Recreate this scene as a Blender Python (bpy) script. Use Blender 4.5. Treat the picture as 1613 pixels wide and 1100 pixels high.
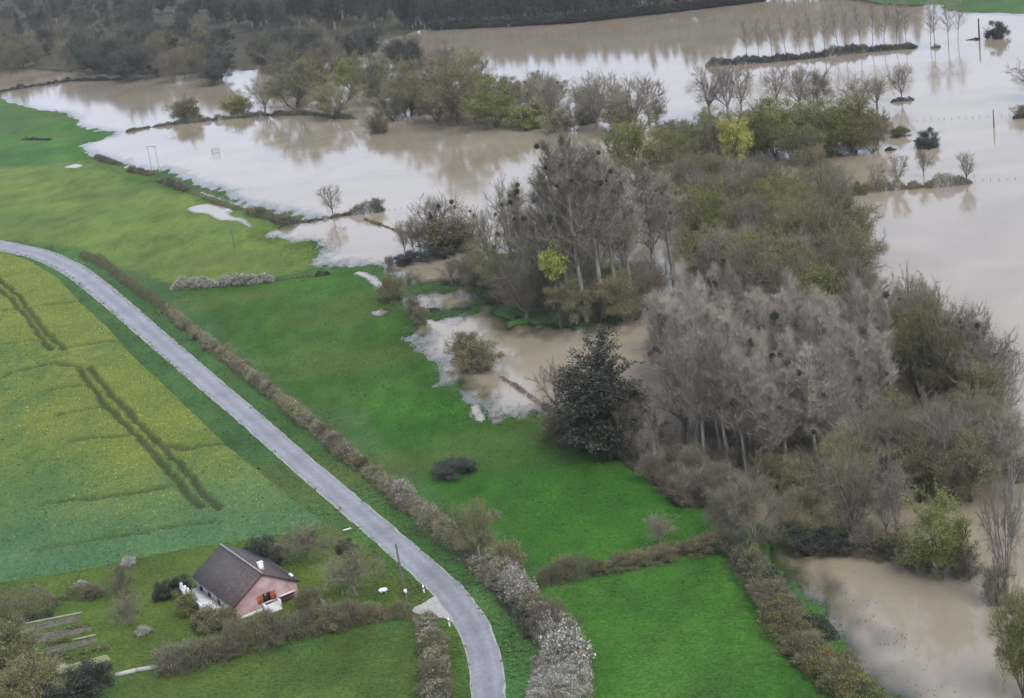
import bpy, math, random
import numpy as np
from math import radians, sin, cos, pi

# ------------------------------------------------------------------ camera, world, sun
scene = bpy.context.scene
for o in list(bpy.data.objects):
    bpy.data.objects.remove(o)
FPX, PITCH, ROLL, CAMH = 2500.0, radians(18.0), radians(8.5), 95.0
cam_d = bpy.data.cameras.new("camera")
cam_d.sensor_width = 36.0
cam_d.lens = FPX / 1613.0 * 36.0
cam_d.clip_start = 1.0
cam_d.clip_end = 12000.0
cam = bpy.data.objects.new("camera", cam_d)
scene.collection.objects.link(cam)
import mathutils
cam.matrix_world = (mathutils.Matrix.Translation((0, 0, CAMH))
                    @ mathutils.Matrix.Rotation(pi / 2 - PITCH, 4, 'X')
                    @ mathutils.Matrix.Rotation(-ROLL, 4, 'Z'))
scene.camera = cam

SUN_EL, SUN_ROT = radians(52), radians(150)
world = bpy.data.worlds.new("World")
scene.world = world
world.use_nodes = True
wn, wl = world.node_tree.nodes, world.node_tree.links
wn.clear()
w_out = wn.new("ShaderNodeOutputWorld")
w_bg = wn.new("ShaderNodeBackground")
w_sky = wn.new("ShaderNodeTexSky")
w_sky.sky_type = 'NISHITA'
w_sky.sun_disc = False
w_sky.sun_elevation = SUN_EL
w_sky.sun_rotation = SUN_ROT
w_sky.air_density = 1.0
w_sky.dust_density = 4.0
w_sky.ozone_density = 1.0
w_hsv = wn.new("ShaderNodeHueSaturation")
w_hsv.inputs['Saturation'].default_value = 0.22
w_mix = wn.new("ShaderNodeMixRGB")           # even grey cloud cover over the sky
w_mix.inputs[0].default_value = 0.78
w_mix.inputs[2].default_value = (5.95, 6.75, 8.75, 1)
wl.new(w_sky.outputs[0], w_hsv.inputs['Color'])
wl.new(w_hsv.outputs[0], w_mix.inputs[1])
wl.new(w_mix.outputs[0], w_bg.inputs[0])
w_bg.inputs[1].default_value = 0.10
wl.new(w_bg.outputs[0], w_out.inputs[0])

sun_d = bpy.data.lights.new("sun", 'SUN')
sun_d.energy = 1.4
sun_d.angle = radians(28)
sun_d.color = (1.0, 0.96, 0.9)
sun = bpy.data.objects.new("sun", sun_d)
scene.collection.objects.link(sun)
# Nishita: rotation 0 puts the sun at +Y, turning clockwise seen from above
sdir = mathutils.Vector((sin(SUN_ROT) * cos(SUN_EL), cos(SUN_ROT) * cos(SUN_EL), sin(SUN_EL)))
sun.rotation_euler = sdir.to_track_quat('Z', 'Y').to_euler()
sun.location = (0, 0, 300)

vs = scene.view_settings
vs.view_transform = 'Standard'
vs.look = 'None'
vs.exposure = 1.13
vs.gamma = 1.0
vs.use_curve_mapping = False
scene.cycles.max_bounces = 5
scene.cycles.diffuse_bounces = 2
scene.cycles.glossy_bounces = 2

# ------------------------------------------------------------------ pixel <-> ground
def G(px, py, z=0.0):
    """photo pixel -> point on the level plane z"""
    dx, dy = px - 806.5, py - 550.0
    x = dx * cos(ROLL) - dy * sin(ROLL)
    v = dx * sin(ROLL) + dy * cos(ROLL)
    t = (CAMH - z) / (sin(PITCH) * FPX + v * cos(PITCH))
    return np.array([x * t, (FPX * cos(PITCH) - v * sin(PITCH)) * t])

def pxm(p):
    """photo pixels per metre at ground point p"""
    return FPX / (p[1] * cos(PITCH) + CAMH * sin(PITCH))

def GP(pts, z=0.0):
    return np.array([G(a, b, z) for a, b in pts])

def inpoly(P, poly):
    x, y = P[:, 0], P[:, 1]
    c = np.zeros(len(P), bool)
    n = len(poly)
    for i in range(n):
        x1, y1 = poly[i]; x2, y2 = poly[i - 1]
        if y1 == y2:
            continue
        m = ((y1 > y) != (y2 > y)) & (x < (x2 - x1) * (y - y1) / (y2 - y1) + x1)
        c ^= m
    return c

def segdist(P, line, closed=False):
    d = np.full(len(P), 1e9)
    n = len(line)
    for i in range(n if closed else n - 1):
        a, b = line[i], line[(i + 1) % n]
        ab = b - a
        L = (ab ** 2).sum()
        if L < 1e-9:
            continue
        t = np.clip(((P - a) @ ab) / L, 0, 1)
        q = P - a - t[:, None] * ab
        d = np.minimum(d, (q ** 2).sum(1))
    return np.sqrt(d)

def sdf(P, poly):
    d = segdist(P, poly, True)
    return np.where(inpoly(P, poly), d, -d)

# smooth value noise, evaluated on arrays
_rn = np.random.default_rng(77)
_tab = _rn.random((256, 256))
def vnoise(x, y):
    xi, yi = np.floor(x).astype(int), np.floor(y).astype(int)
    fx, fy = x - xi, y - yi
    fx, fy = fx * fx * (3 - 2 * fx), fy * fy * (3 - 2 * fy)
    a = _tab[xi & 255, yi & 255]; b = _tab[(xi + 1) & 255, yi & 255]
    c = _tab[xi & 255, (yi + 1) & 255]; d = _tab[(xi + 1) & 255, (yi + 1) & 255]
    return (a * (1 - fx) + b * fx) * (1 - fy) + (c * (1 - fx) + d * fx) * fy
def fbm(x, y, o=3):
    s, a, t = 0, 1.0, 0
    for i in range(o):
        s = s + a * vnoise(x * 2 ** i + 17.3 * i, y * 2 ** i + 5.1 * i); t += a; a *= .5
    return s / t

# ------------------------------------------------------------------ land outline
shore_px = [(-420, 120), (0, 150), (8, 157), (14, 162), (66, 174), (104, 177), (116, 188), (128, 202), (176, 209), (170, 217), (122, 230),
    (140, 243), (156, 248), (190, 258), (204, 266), (236, 267), (263, 270), (284, 278), (300, 287), (339, 297), (356, 303), (340, 306),
    (367, 315), (391, 325), (438, 334), (483, 345), (486, 349), (442, 356), (438, 361), (416, 369), (432, 377), (466, 379), (488, 384),
    (497, 391), (490, 408), (495, 417), (550, 420), (590, 419), (610, 434), (646, 452), (712, 447), (738, 447), (714, 456), (665, 462), (632, 468),
    (628, 480), (660, 491), (712, 489), (752, 485), (752, 490), (716, 497), (672, 503), (652, 516),
    (640, 534), (664, 558), (690, 596), (727, 624), (747, 645), (758, 662), (810, 661), (857, 651), (872, 646), (900, 682), (960, 716),
    (1000, 733), (1029, 752), (1043, 772), (1080, 795), (1107, 804), (1124, 827), (1200, 838), (1232, 858), (1240, 900), (1262, 948),
    (1290, 985), (1312, 1012), (1345, 1050), (1400, 1098), (1450, 1150), (1450, 1500)]
LAND = GP(shore_px)
LAND = np.vstack([LAND, [[60, -300], [-3000, -300], [-3000, LAND[0, 1]]]])
WOODLAND = GP([(735, 447), (772, 488), (818, 508), (880, 515), (960, 507), (1010, 496), (1030, 450), (960, 400), (860, 380), (780, 400)])
FARFIELD = GP([(1340, -3), (1400, 6), (1478, 9), (1510, 19), (1620, 22), (1760, 24), (1780, -50), (1500, -70), (1360, -40)])
FARWOOD = GP([(-400, 70), (0, 105), (100, 112), (250, 118), (400, 112), (520, 80), (680, 44), (740, 41), (900, 33), (1050, 17), (1200, -1), (1330, -15), (1330, -60), (900, -30), (600, -60), (-300, -20)])
FARLAND = np.array([[-6000, 1750], [-900, 1750], [-200, 1500], [300, 1350], [6000, 1350], [6000, 9000], [-6000, 9000]])
POOL = GP([(293, 329), (312, 323), (333, 322), (350, 327), (364, 332), (352, 334), (366, 342), (384, 345), (398, 355), (393, 358), (374, 348), (346, 347), (328, 337), (305, 335)])
PUDDLE = GP([(103, 262), (118, 258), (129, 261), (122, 265), (108, 265)])
RUTS = [GP(a) for a in ([(560, 430), (580, 438), (602, 458)], [(566, 429), (588, 437), (607, 457)], [(676, 505), (700, 520), (720, 535)], [(748, 640), (757, 662)],
                        [(315, 304), (345, 315), (385, 328)], [(352, 331), (365, 333)], [(0, 272), (40, 267), (80, 263)])]
LAWNFLOOD = GP([(585, 492), (600, 489), (614, 490), (606, 497), (592, 499)])

def Z(P):
    P = np.atleast_2d(np.asarray(P, float))
    s = np.maximum.reduce([sdf(P, LAND), sdf(P, WOODLAND) * .7 - .5, sdf(P, FARFIELD), sdf(P, FARLAND), np.minimum(sdf(P, FARWOOD), 12) - 2])
    rough = (fbm(P[:, 0] * .45, P[:, 1] * .22, 3) - .5)
    h = np.clip(s * .035, -.9, .42) + rough * np.interp(s, [-14, -4, 5, 22, 40], [.1, .30, .30, .10, .05])
    for pl, dep in ((POOL, .75), (PUDDLE, .75), (LAWNFLOOD, .40)):
        q = sdf(P, pl)
        h -= np.interp(q, [-1.5, 1.0], [0, dep])
    for r in RUTS:
        h -= np.interp(segdist(P, r), [.3, .9], [.40, 0])
    return h
def Z1(x, y):
    return float(Z([[x, y]])[0])
def GZ(px, py):
    """photo pixel -> point on the terrain"""
    z = 0.0
    for _ in range(3):
        p = G(px, py, z); z = max(Z1(*p), -.9)
    return p, z

# ------------------------------------------------------------------ materials
MATS = {}
def new_mat(name):
    m = bpy.data.materials.new(name); m.use_nodes = True
    nt = m.node_tree; nt.nodes.clear()
    out = nt.nodes.new("ShaderNodeOutputMaterial"); b = nt.nodes.new("ShaderNodeBsdfPrincipled")
    nt.links.new(b.outputs[0], out.inputs[0])
    MATS[name] = m
    return m, nt, b
def nd(nt, t, **kw):
    n = nt.nodes.new("ShaderNode" + t)
    for k, v in kw.items():
        if k in n.inputs: n.inputs[k].default_value = v
        else: setattr(n, k, v)
    return n
def ramp(nt, stops):
    r = nt.nodes.new("ShaderNodeValToRGB"); e = r.color_ramp.elements
    while len(e) < len(stops): e.new(.5)
    for i, (p, c) in enumerate(stops):
        e[i].position = p; e[i].color = (*c, 1)
    return r

def mat_plain(name, c1, c2, scale=2.0, rough=.75, spec=.3, bump=0.0, detail=5, stretch=(1, 1, 1)):
    m, nt, b = new_mat(name)
    tc = nd(nt, "TexCoord"); mp = nd(nt, "Mapping"); mp.inputs['Scale'].default_value = stretch
    n = nd(nt, "TexNoise"); n.inputs['Scale'].default_value = scale; n.inputs['Detail'].default_value = detail
    r = ramp(nt, [(.3, c1), (.7, c2)])
    nt.links.new(tc.outputs['Object'], mp.inputs[0]); nt.links.new(mp.outputs[0], n.inputs['Vector'])
    nt.links.new(n.outputs[0], r.inputs[0]); nt.links.new(r.outputs[0], b.inputs['Base Color'])
    b.inputs['Roughness'].default_value = rough; b.inputs['Specular IOR Level'].default_value = spec
    if bump:
        bp = nd(nt, "Bump"); bp.inputs['Strength'].default_value = bump; bp.inputs['Distance'].default_value = .05
        nt.links.new(n.outputs[0], bp.inputs['Height']); nt.links.new(bp.outputs[0], b.inputs['Normal'])
    return m

def mat_leafy(name, stops, objvar=.25, rough=.8, spec=.15, trans=0.0):
    """colour differs from leaf to leaf (per island) and from plant to plant (per object)"""
    m, nt, b = new_mat(name)
    g = nd(nt, "NewGeometry"); oi = nd(nt, "ObjectInfo")
    r = ramp(nt, stops)
    nt.links.new(g.outputs['Random Per Island'], r.inputs[0])
    hs = nd(nt, "HueSaturation")
    mr = nd(nt, "MapRange"); mr.inputs['To Min'].default_value = 1 - objvar; mr.inputs['To Max'].default_value = 1 + objvar
    nt.links.new(oi.outputs['Random'], mr.inputs['Value']); nt.links.new(mr.outputs[0], hs.inputs['Value'])
    ml = nd(nt, "Math", operation='MULTIPLY'); ml.inputs[1].default_value = 7.31
    fr = nd(nt, "Math", operation='FRACT')
    nt.links.new(oi.outputs['Random'], ml.inputs[0]); nt.links.new(ml.outputs[0], fr.inputs[0])
    mh = nd(nt, "MapRange"); mh.inputs['To Min'].default_value = .485; mh.inputs['To Max'].default_value = .515
    nt.links.new(fr.outputs[0], mh.inputs['Value']); nt.links.new(mh.outputs[0], hs.inputs['Hue'])
    nt.links.new(r.outputs[0], hs.inputs['Color']); nt.links.new(hs.outputs[0], b.inputs['Base Color'])
    b.inputs['Roughness'].default_value = rough; b.inputs['Specular IOR Level'].default_value = spec
    return m

def mat_tint(name, amp, sc, bumpstr=.6):
    """grass: zone colour from the 'tint' attribute, broken up by noise"""
    m, nt, b = new_mat(name)
    at = nd(nt, "Attribute"); at.attribute_name = 'tint'
    tc = nd(nt, "TexCoord")
    n1 = nd(nt, "TexNoise"); n1.inputs['Scale'].default_value = sc; n1.inputs['Detail'].default_value = 8; n1.inputs['Roughness'].default_value = .7
    n2 = nd(nt, "TexNoise"); n2.inputs['Scale'].default_value = sc * .09; n2.inputs['Detail'].default_value = 4
    n3 = nd(nt, "TexNoise"); n3.inputs['Scale'].default_value = sc * 4; n3.inputs['Detail'].default_value = 3
    for n in (n1, n2, n3): nt.links.new(tc.outputs['Object'], n.inputs['Vector'])
    r1 = ramp(nt, [(.25, (1 - amp,) * 3), (.75, (1 + amp,) * 3)])
    r2 = ramp(nt, [(.3, (.78, .86, .8)), (.72, (1.25, 1.12, 1.1))])
    r3 = ramp(nt, [(.3, (.72, .75, .72)), (.7, (1.25, 1.22, 1.2))])
    nt.links.new(n1.outputs[0], r1.inputs[0]); nt.links.new(n2.outputs[0], r2.inputs[0]); nt.links.new(n3.outputs[0], r3.inputs[0])
    cur = at.outputs['Color']
    for r in (r1, r2, r3):
        mx = nd(nt, "MixRGB", blend_type='MULTIPLY'); mx.inputs[0].default_value = 1
        nt.links.new(cur, mx.inputs[1]); nt.links.new(r.outputs[0], mx.inputs[2]); cur = mx.outputs[0]
    nt.links.new(cur, b.inputs['Base Color'])
    b.inputs['Roughness'].default_value = .9; b.inputs['Specular IOR Level'].default_value = .1
    bp = nd(nt, "Bump"); bp.inputs['Strength'].default_value = bumpstr; bp.inputs['Distance'].default_value = .25
    nt.links.new(n3.outputs[0], bp.inputs['Height']); nt.links.new(bp.outputs[0], b.inputs['Normal'])
    return m

mat_tint('grass', .22, .55)
mat_tint('crop', .25, .9, .9)
# grass tufts: tint with a per-blade change
m, nt, b = new_mat('tuft')
at = nd(nt, "Attribute"); at.attribute_name = 'tint'
g = nd(nt, "NewGeometry"); r = ramp(nt, [(0, (.78, .82, .78)), (1, (1.3, 1.22, 1.25))])
nt.links.new(g.outputs['Random Per Island'], r.inputs[0])
mx = nd(nt, "MixRGB", blend_type='MULTIPLY'); mx.inputs[0].default_value = 1
nt.links.new(at.outputs['Color'], mx.inputs[1]); nt.links.new(r.outputs[0], mx.inputs[2]); nt.links.new(mx.outputs[0], b.inputs['Base Color'])
b.inputs['Roughness'].default_value = .85; b.inputs['Specular IOR Level'].default_value = .1

# silty flood water: clear where it is a few centimetres deep, opaque brown below
m = bpy.data.materials.new('water'); m.use_nodes = True; nt = m.node_tree; nt.nodes.clear(); MATS['water'] = m
out = nt.nodes.new("ShaderNodeOutputMaterial")
tc = nd(nt, "TexCoord"); dp = nd(nt, "Attribute"); dp.attribute_name = 'depth'
n0 = nd(nt, "TexNoise"); n0.inputs['Scale'].default_value = .03; n0.inputs['Detail'].default_value = 6; n0.inputs['Distortion'].default_value = 1.2
r = ramp(nt, [(.32, (.178, .146, .102)), (.5, (.203, .167, .118)), (.68, (.230, .191, .138))])
df = nd(nt, "BsdfDiffuse"); tp = nd(nt, "BsdfTransparent"); gl = nd(nt, "BsdfGlossy"); fr = nd(nt, "Fresnel")
tp.inputs[0].default_value = (.80, .74, .62, 1); gl.inputs['Roughness'].default_value = .07; fr.inputs['IOR'].default_value = 1.46
nt.links.new(tc.outputs['Object'], n0.inputs['Vector']); nt.links.new(n0.outputs[0], r.inputs[0]); nt.links.new(r.outputs[0], df.inputs[0])
mr = nd(nt, "MapRange"); mr.inputs['From Min'].default_value = .01; mr.inputs['From Max'].default_value = .24
nt.links.new(dp.outputs['Fac'], mr.inputs['Value'])
mxs = nd(nt, "MixShader"); nt.links.new(mr.outputs[0], mxs.inputs[0]); nt.links.new(tp.outputs[0], mxs.inputs[1]); nt.links.new(df.outputs[0], mxs.inputs[2])
n1 = nd(nt, "TexNoise"); n1.inputs['Scale'].default_value = .9; n1.inputs['Detail'].default_value = 3
n2 = nd(nt, "TexNoise"); n2.inputs['Scale'].default_value = .012; n2.inputs['Detail'].default_value = 3     # breezes: smoother and rougher patches
rr_ = ramp(nt, [(.35, (.05, .05, .05)), (.65, (.22, .22, .22))])
bp = nd(nt, "Bump"); bp.inputs['Distance'].default_value = .06
nt.links.new(tc.outputs['Object'], n1.inputs['Vector']); nt.links.new(tc.outputs['Object'], n2.inputs['Vector']); nt.links.new(n2.outputs[0], rr_.inputs[0]); nt.links.new(rr_.outputs[0], bp.inputs['Strength'])
nt.links.new(n1.outputs[0], bp.inputs['Height'])
for q in (gl, fr): nt.links.new(bp.outputs[0], q.inputs['Normal'])
mx2 = nd(nt, "MixShader"); nt.links.new(fr.outputs[0], mx2.inputs[0]); nt.links.new(mxs.outputs[0], mx2.inputs[1]); nt.links.new(gl.outputs[0], mx2.inputs[2])
nt.links.new(mx2.outputs[0], out.inputs[0])

m, nt, b = new_mat('asphalt')
tc = nd(nt, "TexCoord"); sx = nd(nt, "SeparateXYZ"); nt.links.new(tc.outputs['UV'], sx.inputs[0])
ab = nd(nt, "Math", operation='ABSOLUTE'); nt.links.new(sx.outputs[0], ab.inputs[0])
rt = ramp(nt, [(0, (.86, .86, .86)), (.28, (.95, .95, .95)), (.5, (1.12, 1.12, 1.12)), (.72, (1.0, 1.0, 1.0)), (.88, (.93, .93, .92)), (1, (1.14, 1.12, 1.06))]); nt.links.new(ab.outputs[0], rt.inputs[0])
n1 = nd(nt, "TexNoise"); n1.inputs['Scale'].default_value = .12; n1.inputs['Detail'].default_value = 9; n1.inputs['Roughness'].default_value = .68
n2 = nd(nt, "TexNoise"); n2.inputs['Scale'].default_value = 1.6; n2.inputs['Detail'].default_value = 6
for n in (n1, n2): nt.links.new(tc.outputs['Object'], n.inputs['Vector'])
r1 = ramp(nt, [(.3, (.114, .114, .121)), (.5, (.152, .153, .162)), (.72, (.184, .184, .191))]); r2 = ramp(nt, [(.3, (.85, .85, .85)), (.7, (1.15, 1.15, 1.15))])
nt.links.new(n1.outputs[0], r1.inputs[0]); nt.links.new(n2.outputs[0], r2.inputs[0]); cur = r1.outputs[0]
for q in (rt, r2):
    mx = nd(nt, "MixRGB", blend_type='MULTIPLY'); mx.inputs[0].default_value = 1
    nt.links.new(cur, mx.inputs[1]); nt.links.new(q.outputs[0], mx.inputs[2]); cur = mx.outputs[0]
nt.links.new(cur, b.inputs['Base Color']); b.inputs['Roughness'].default_value = .62; b.inputs['Specular IOR Level'].default_value = .45
mat_plain('gravel_edge', (.20, .195, .18), (.30, .29, .265), 2.5, .9, .2, .4)
mat_plain('soil', (.055, .05, .038), (.115, .10, .078), 1.4, .95, .1, .8)
mat_plain('straw', (.12, .13, .055), (.20, .20, .10), 2, .9, .1, .5)
mat_plain('bark_grey', (.085, .078, .06), (.20, .185, .15), 2.2, .9, .15, .6, 5, (3, 3, .6))
mat_plain('bark_pale', (.13, .122, .098), (.30, .285, .24), 1.6, .9, .15, .5, 5, (3, 3, .5))
mat_plain('bark_dark', (.045, .038, .03), (.10, .085, .068), 2.2, .9, .15, .6, 5, (3, 3, .6))
mat_leafy('twig_grey', [(0, (0.108, 0.090, 0.069)), (.6, (0.197, 0.168, 0.128)), (1, (0.331, 0.293, 0.226))])
mat_leafy('twig_pale', [(0, (0.166, 0.142, 0.109)), (.6, (0.244, 0.213, 0.165)), (1, (0.352, 0.312, 0.250))], .28)
mat_leafy('twig_olive', [(0, (0.079, 0.073, 0.037)), (.6, (0.147, 0.135, 0.069)), (1, (0.242, 0.219, 0.116))], .25)
mat_leafy('twig_brown', [(0, (0.072, 0.063, 0.041)), (.6, (0.132, 0.116, 0.079)), (1, (0.218, 0.196, 0.139))])
mat_leafy('twig_dark', [(0, (.026, .028, .024)), (.6, (.054, .055, .048)), (1, (.105, .104, .094))])
mat_leafy('twig_far', [(0, (.026, .028, .026)), (.6, (.054, .056, .052)), (1, (.105, .106, .1))], .3)
mat_leafy('twig_orange', [(0, (.20, .15, .11)), (.6, (.28, .22, .17)), (1, (.35, .29, .23))], .15)
mat_leafy('leaf_olive', [(0, (0.060, 0.065, 0.028)), (.6, (0.115, 0.114, 0.055)), (1, (0.180, 0.171, 0.094))], .2)
mat_leafy('leaf_green', [(0, (0.077, 0.094, 0.020)), (.6, (0.131, 0.146, 0.035)), (1, (0.213, 0.216, 0.066))], .15)
mat_leafy('leaf_lime', [(0, (.16, .18, .03)), (.6, (.28, .30, .05)), (1, (.38, .39, .10))], .08)
mat_leafy('leaf_moss', [(0, (.03, .036, .02)), (.6, (.058, .064, .036)), (1, (.10, .105, .062))], .25)
mat_leafy('leaf_dark', [(0, (0.016, 0.022, 0.014)), (.6, (0.035, 0.045, 0.028)), (1, (0.078, 0.090, 0.063))], .2)
mat_leafy('needle', [(0, (.017, .019, .014)), (.6, (.038, .040, .029)), (1, (.082, .082, .062))], .1)
mat_leafy('leaf_ivy', [(0, (.014, .024, .013)), (.6, (.032, .050, .027)), (1, (.07, .095, .055))], .15)
mat_leafy('leaf_mistle', [(0, (.02, .024, .011)), (.6, (.04, .046, .022)), (1, (.075, .08, .04))], .15)
mat_leafy('blossom', [(0, (0.138, 0.132, 0.113)), (.55, (0.262, 0.255, 0.222)), (1, (0.427, 0.418, 0.378))], .1)
mat_leafy('blossom_warm', [(0, (0.111, 0.107, 0.068)), (.6, (0.212, 0.202, 0.135)), (1, (0.340, 0.318, 0.234))], .1)
mat_leafy('rape_flower', [(0, (0.186, 0.186, 0.021)), (.6, (0.285, 0.282, 0.028)), (1, (0.384, 0.371, 0.070))], .0)
mat_plain('wall_pink', (.25, .15, .152), (.46, .335, .33), .55, .85, .2, .3, 7)
mat_plain('wall_white', (.36, .355, .35), (.58, .57, .56), .7, .8, .3, .1)
mat_plain('white_paint', (.55, .55, .53), (.7, .7, .68), 3, .5, .4)
mat_plain('roof_ridge', (.17, .155, .145), (.27, .25, .235), 3, .8, .2, .3)
mat_plain('shutter_wood', (.24, .062, .025), (.36, .11, .05), 2, .7, .3, .2)
mat_plain('dark_wood', (.035, .018, .014), (.075, .04, .03), 2, .7, .3, .2)
mat_plain('glass', (.012, .01, .01), (.025, .02, .02), 1, .12, .5)
mat_plain('pole_wood', (.075, .066, .056), (.14, .125, .11), 3, .85, .2, .3, 4, (1, 1, .3))
mat_plain('pole_grey', (.26, .255, .24), (.38, .37, .35), 3, .85, .2, .2)
mat_plain('iron', (.06, .06, .06), (.13, .13, .13), 4, .6, .5)
mat_plain('plank', (.18, .17, .12), (.30, .285, .22), 2, .85, .2, .2, 4, (.3, 2, 1))
# roof: courses of small flat tiles
m, nt, b = new_mat('roof_tile')
tc = nd(nt, "TexCoord"); bk = nd(nt, "TexBrick")
bk.inputs['Scale'].default_value = 1.0; bk.inputs['Brick Width'].default_value = .34; bk.inputs['Row Height'].default_value = .30
bk.inputs['Mortar Size'].default_value = .02; bk.inputs['Color1'].default_value = (.046, .034, .032, 1); bk.inputs['Color2'].default_value = (.074, .056, .052, 1); bk.inputs['Mortar'].default_value = (.022, .019, .019, 1)
n1 = nd(nt, "TexNoise"); n1.inputs['Scale'].default_value = .8; n1.inputs['Detail'].default_value = 6
r = ramp(nt, [(.3, (.75, .75, .75)), (.75, (1.35, 1.28, 1.28))])
mx = nd(nt, "MixRGB", blend_type='MULTIPLY'); mx.inputs[0].default_value = 1
nt.links.new(tc.outputs['UV'], bk.inputs['Vector']); nt.links.new(tc.outputs['Object'], n1.inputs['Vector']); nt.links.new(n1.outputs[0], r.inputs[0])
nt.links.new(bk.outputs['Color'], mx.inputs[1]); nt.links.new(r.outputs[0], mx.inputs[2]); nt.links.new(mx.outputs[0], b.inputs['Base Color'])
b.inputs['Roughness'].default_value = .75
bp = nd(nt, "Bump"); bp.inputs['Strength'].default_value = .6; bp.inputs['Distance'].default_value = .03
nt.links.new(bk.outputs['Fac'], bp.inputs['Height']); bp.invert = True; nt.links.new(bp.outputs[0], b.inputs['Normal'])

# ------------------------------------------------------------------ mesh helpers
C = scene.collection
class MB:
    """collects triangles/quads (numpy) into one mesh"""
    def __init__(s): s.V, s.F, s.M, s.n = [], [], [], 0
    def add(s, V, F, m=0):
        V = np.asarray(V, float).reshape(-1, 3); F = np.asarray(F, int)
        if len(F) == 0: return
        s.V.append(V); s.F.append(F + s.n); s.M.append(np.full(len(F), m)); s.n += len(V)
    def box(s, c, size, m=0, rz=0.0, top=1.0):
        x, y, z = np.array(size) / 2
        V = np.array([[-x, -y, -z], [x, -y, -z], [x, y, -z], [-x, y, -z], [-x * top, -y * top, z], [x * top, -y * top, z], [x * top, y * top, z], [-x * top, y * top, z]])
        c_, s_ = cos(rz), sin(rz)
        V = np.c_[V[:, 0] * c_ - V[:, 1] * s_, V[:, 0] * s_ + V[:, 1] * c_, V[:, 2]] + np.array(c)
        s.add(V, [[0, 3, 2, 1], [4, 5, 6, 7], [0, 1, 5, 4], [1, 2, 6, 5], [2, 3, 7, 6], [3, 0, 4, 7]], m)
    def tube(s, P, R, sides=5, m=0, cap=True):
        P = np.asarray(P, float); R = np.asarray(R, float); n = len(P)
        T = np.gradient(P, axis=0); T /= np.linalg.norm(T, axis=1)[:, None] + 1e-9
        ref = np.array([.31, .93, .18]) if abs(T[0] @ np.array([.31, .93, .18])) < .9 else np.array([1., 0, 0])
        A = np.cross(T, ref); A /= np.linalg.norm(A, axis=1)[:, None] + 1e-9
        B = np.cross(T, A)
        th = np.arange(sides) * 2 * pi / sides
        V = (P[:, None] + R[:, None, None] * (A[:, None] * np.cos(th)[None, :, None] + B[:, None] * np.sin(th)[None, :, None])).reshape(-1, 3)
        i, j = np.meshgrid(np.arange(n - 1), np.arange(sides), indexing='ij')
        a = i * sides + j; b_ = i * sides + (j + 1) % sides
        F = np.stack([a, b_, b_ + sides, a + sides], -1).reshape(-1, 4)
        s.add(V, F, m)
        if cap:
            e = (n - 1) * sides
            s.add(V[e:], [[0, k, k + 1, k + 1] for k in range(1, sides - 1)] if False else np.array([[0, k, k + 1] for k in range(1, sides - 1)]), m)
    def tris(s, V, m=0):
        V = np.asarray(V).reshape(-1, 3); s.add(V, np.arange(len(V)).reshape(-1, 3), m)
    def mesh(s, name, mats, smooth=False, tint=None, uv=None):
        V = np.concatenate(s.V); me = bpy.data.meshes.new(name)
        cnt = np.concatenate([np.full(len(f), f.shape[1]) for f in s.F]); loops = np.concatenate([f.ravel() for f in s.F])
        me.vertices.add(len(V)); me.vertices.foreach_set('co', V.astype(np.float32).ravel())
        me.loops.add(len(loops)); me.loops.foreach_set('vertex_index', loops.astype(np.int32))
        me.polygons.add(len(cnt)); st = np.concatenate([[0], np.cumsum(cnt)[:-1]])
        me.polygons.foreach_set('loop_start', st.astype(np.int32))
        me.polygons.foreach_set('material_index', np.concatenate(s.M).astype(np.int32))
        if smooth: me.polygons.foreach_set('use_smooth', np.ones(len(cnt), bool))
        for k in ([mats] if isinstance(mats, str) else mats): me.materials.append(MATS[k])
        me.update(calc_edges=True)
        if tint is not None:
            a = me.attributes.new('tint', 'FLOAT_COLOR', 'POINT')
            a.data.foreach_set('color', np.c_[tint, np.ones(len(tint))].astype(np.float32).ravel())
        return me
def link(name, me, parent=None, loc=None):
    o = bpy.data.objects.new(name, me); C.objects.link(o)
    if parent is not None: o.parent = parent
    if loc is not None: o.location = loc
    return o
def tag(o, label=None, cat=None, group=None, kind=None):
    if label: o['label'] = label
    if cat: o['category'] = cat
    if group: o['group'] = group
    if kind: o['kind'] = kind
    return o
def empty(name, loc, rz=0, sc=(1, 1, 1)):
    o = bpy.data.objects.new(name, None); C.objects.link(o)
    o.location = loc; o.rotation_euler = (0, 0, rz); o.scale = sc; o.empty_display_size = .2
    return o
def unit(v): return v / (np.linalg.norm(v, axis=-1, keepdims=True) + 1e-9)
def twigs(p, d, l, w, rng):
    """one slender triangle per twig"""
    side = unit(np.cross(d, rng.normal(size=d.shape)))
    w = np.asarray(w).reshape(-1, 1); l = np.asarray(l).reshape(-1, 1)
    return np.stack([p - side * w / 2, p + side * w / 2, p + d * l], 1)
def leaves(p, size, rng, up=0.0):
    n = len(p); a = unit(rng.normal(size=(n, 3)) + np.array([0, 0, up])); b_ = unit(np.cross(a, rng.normal(size=(n, 3))))
    c_ = np.cross(a, b_); s_ = np.asarray(size).reshape(-1, 1)
    return np.stack([p - b_ * s_ * .5, p + b_ * s_ * .5 + c_ * s_ * .2, p + c_ * s_ * .9], 1)

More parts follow.
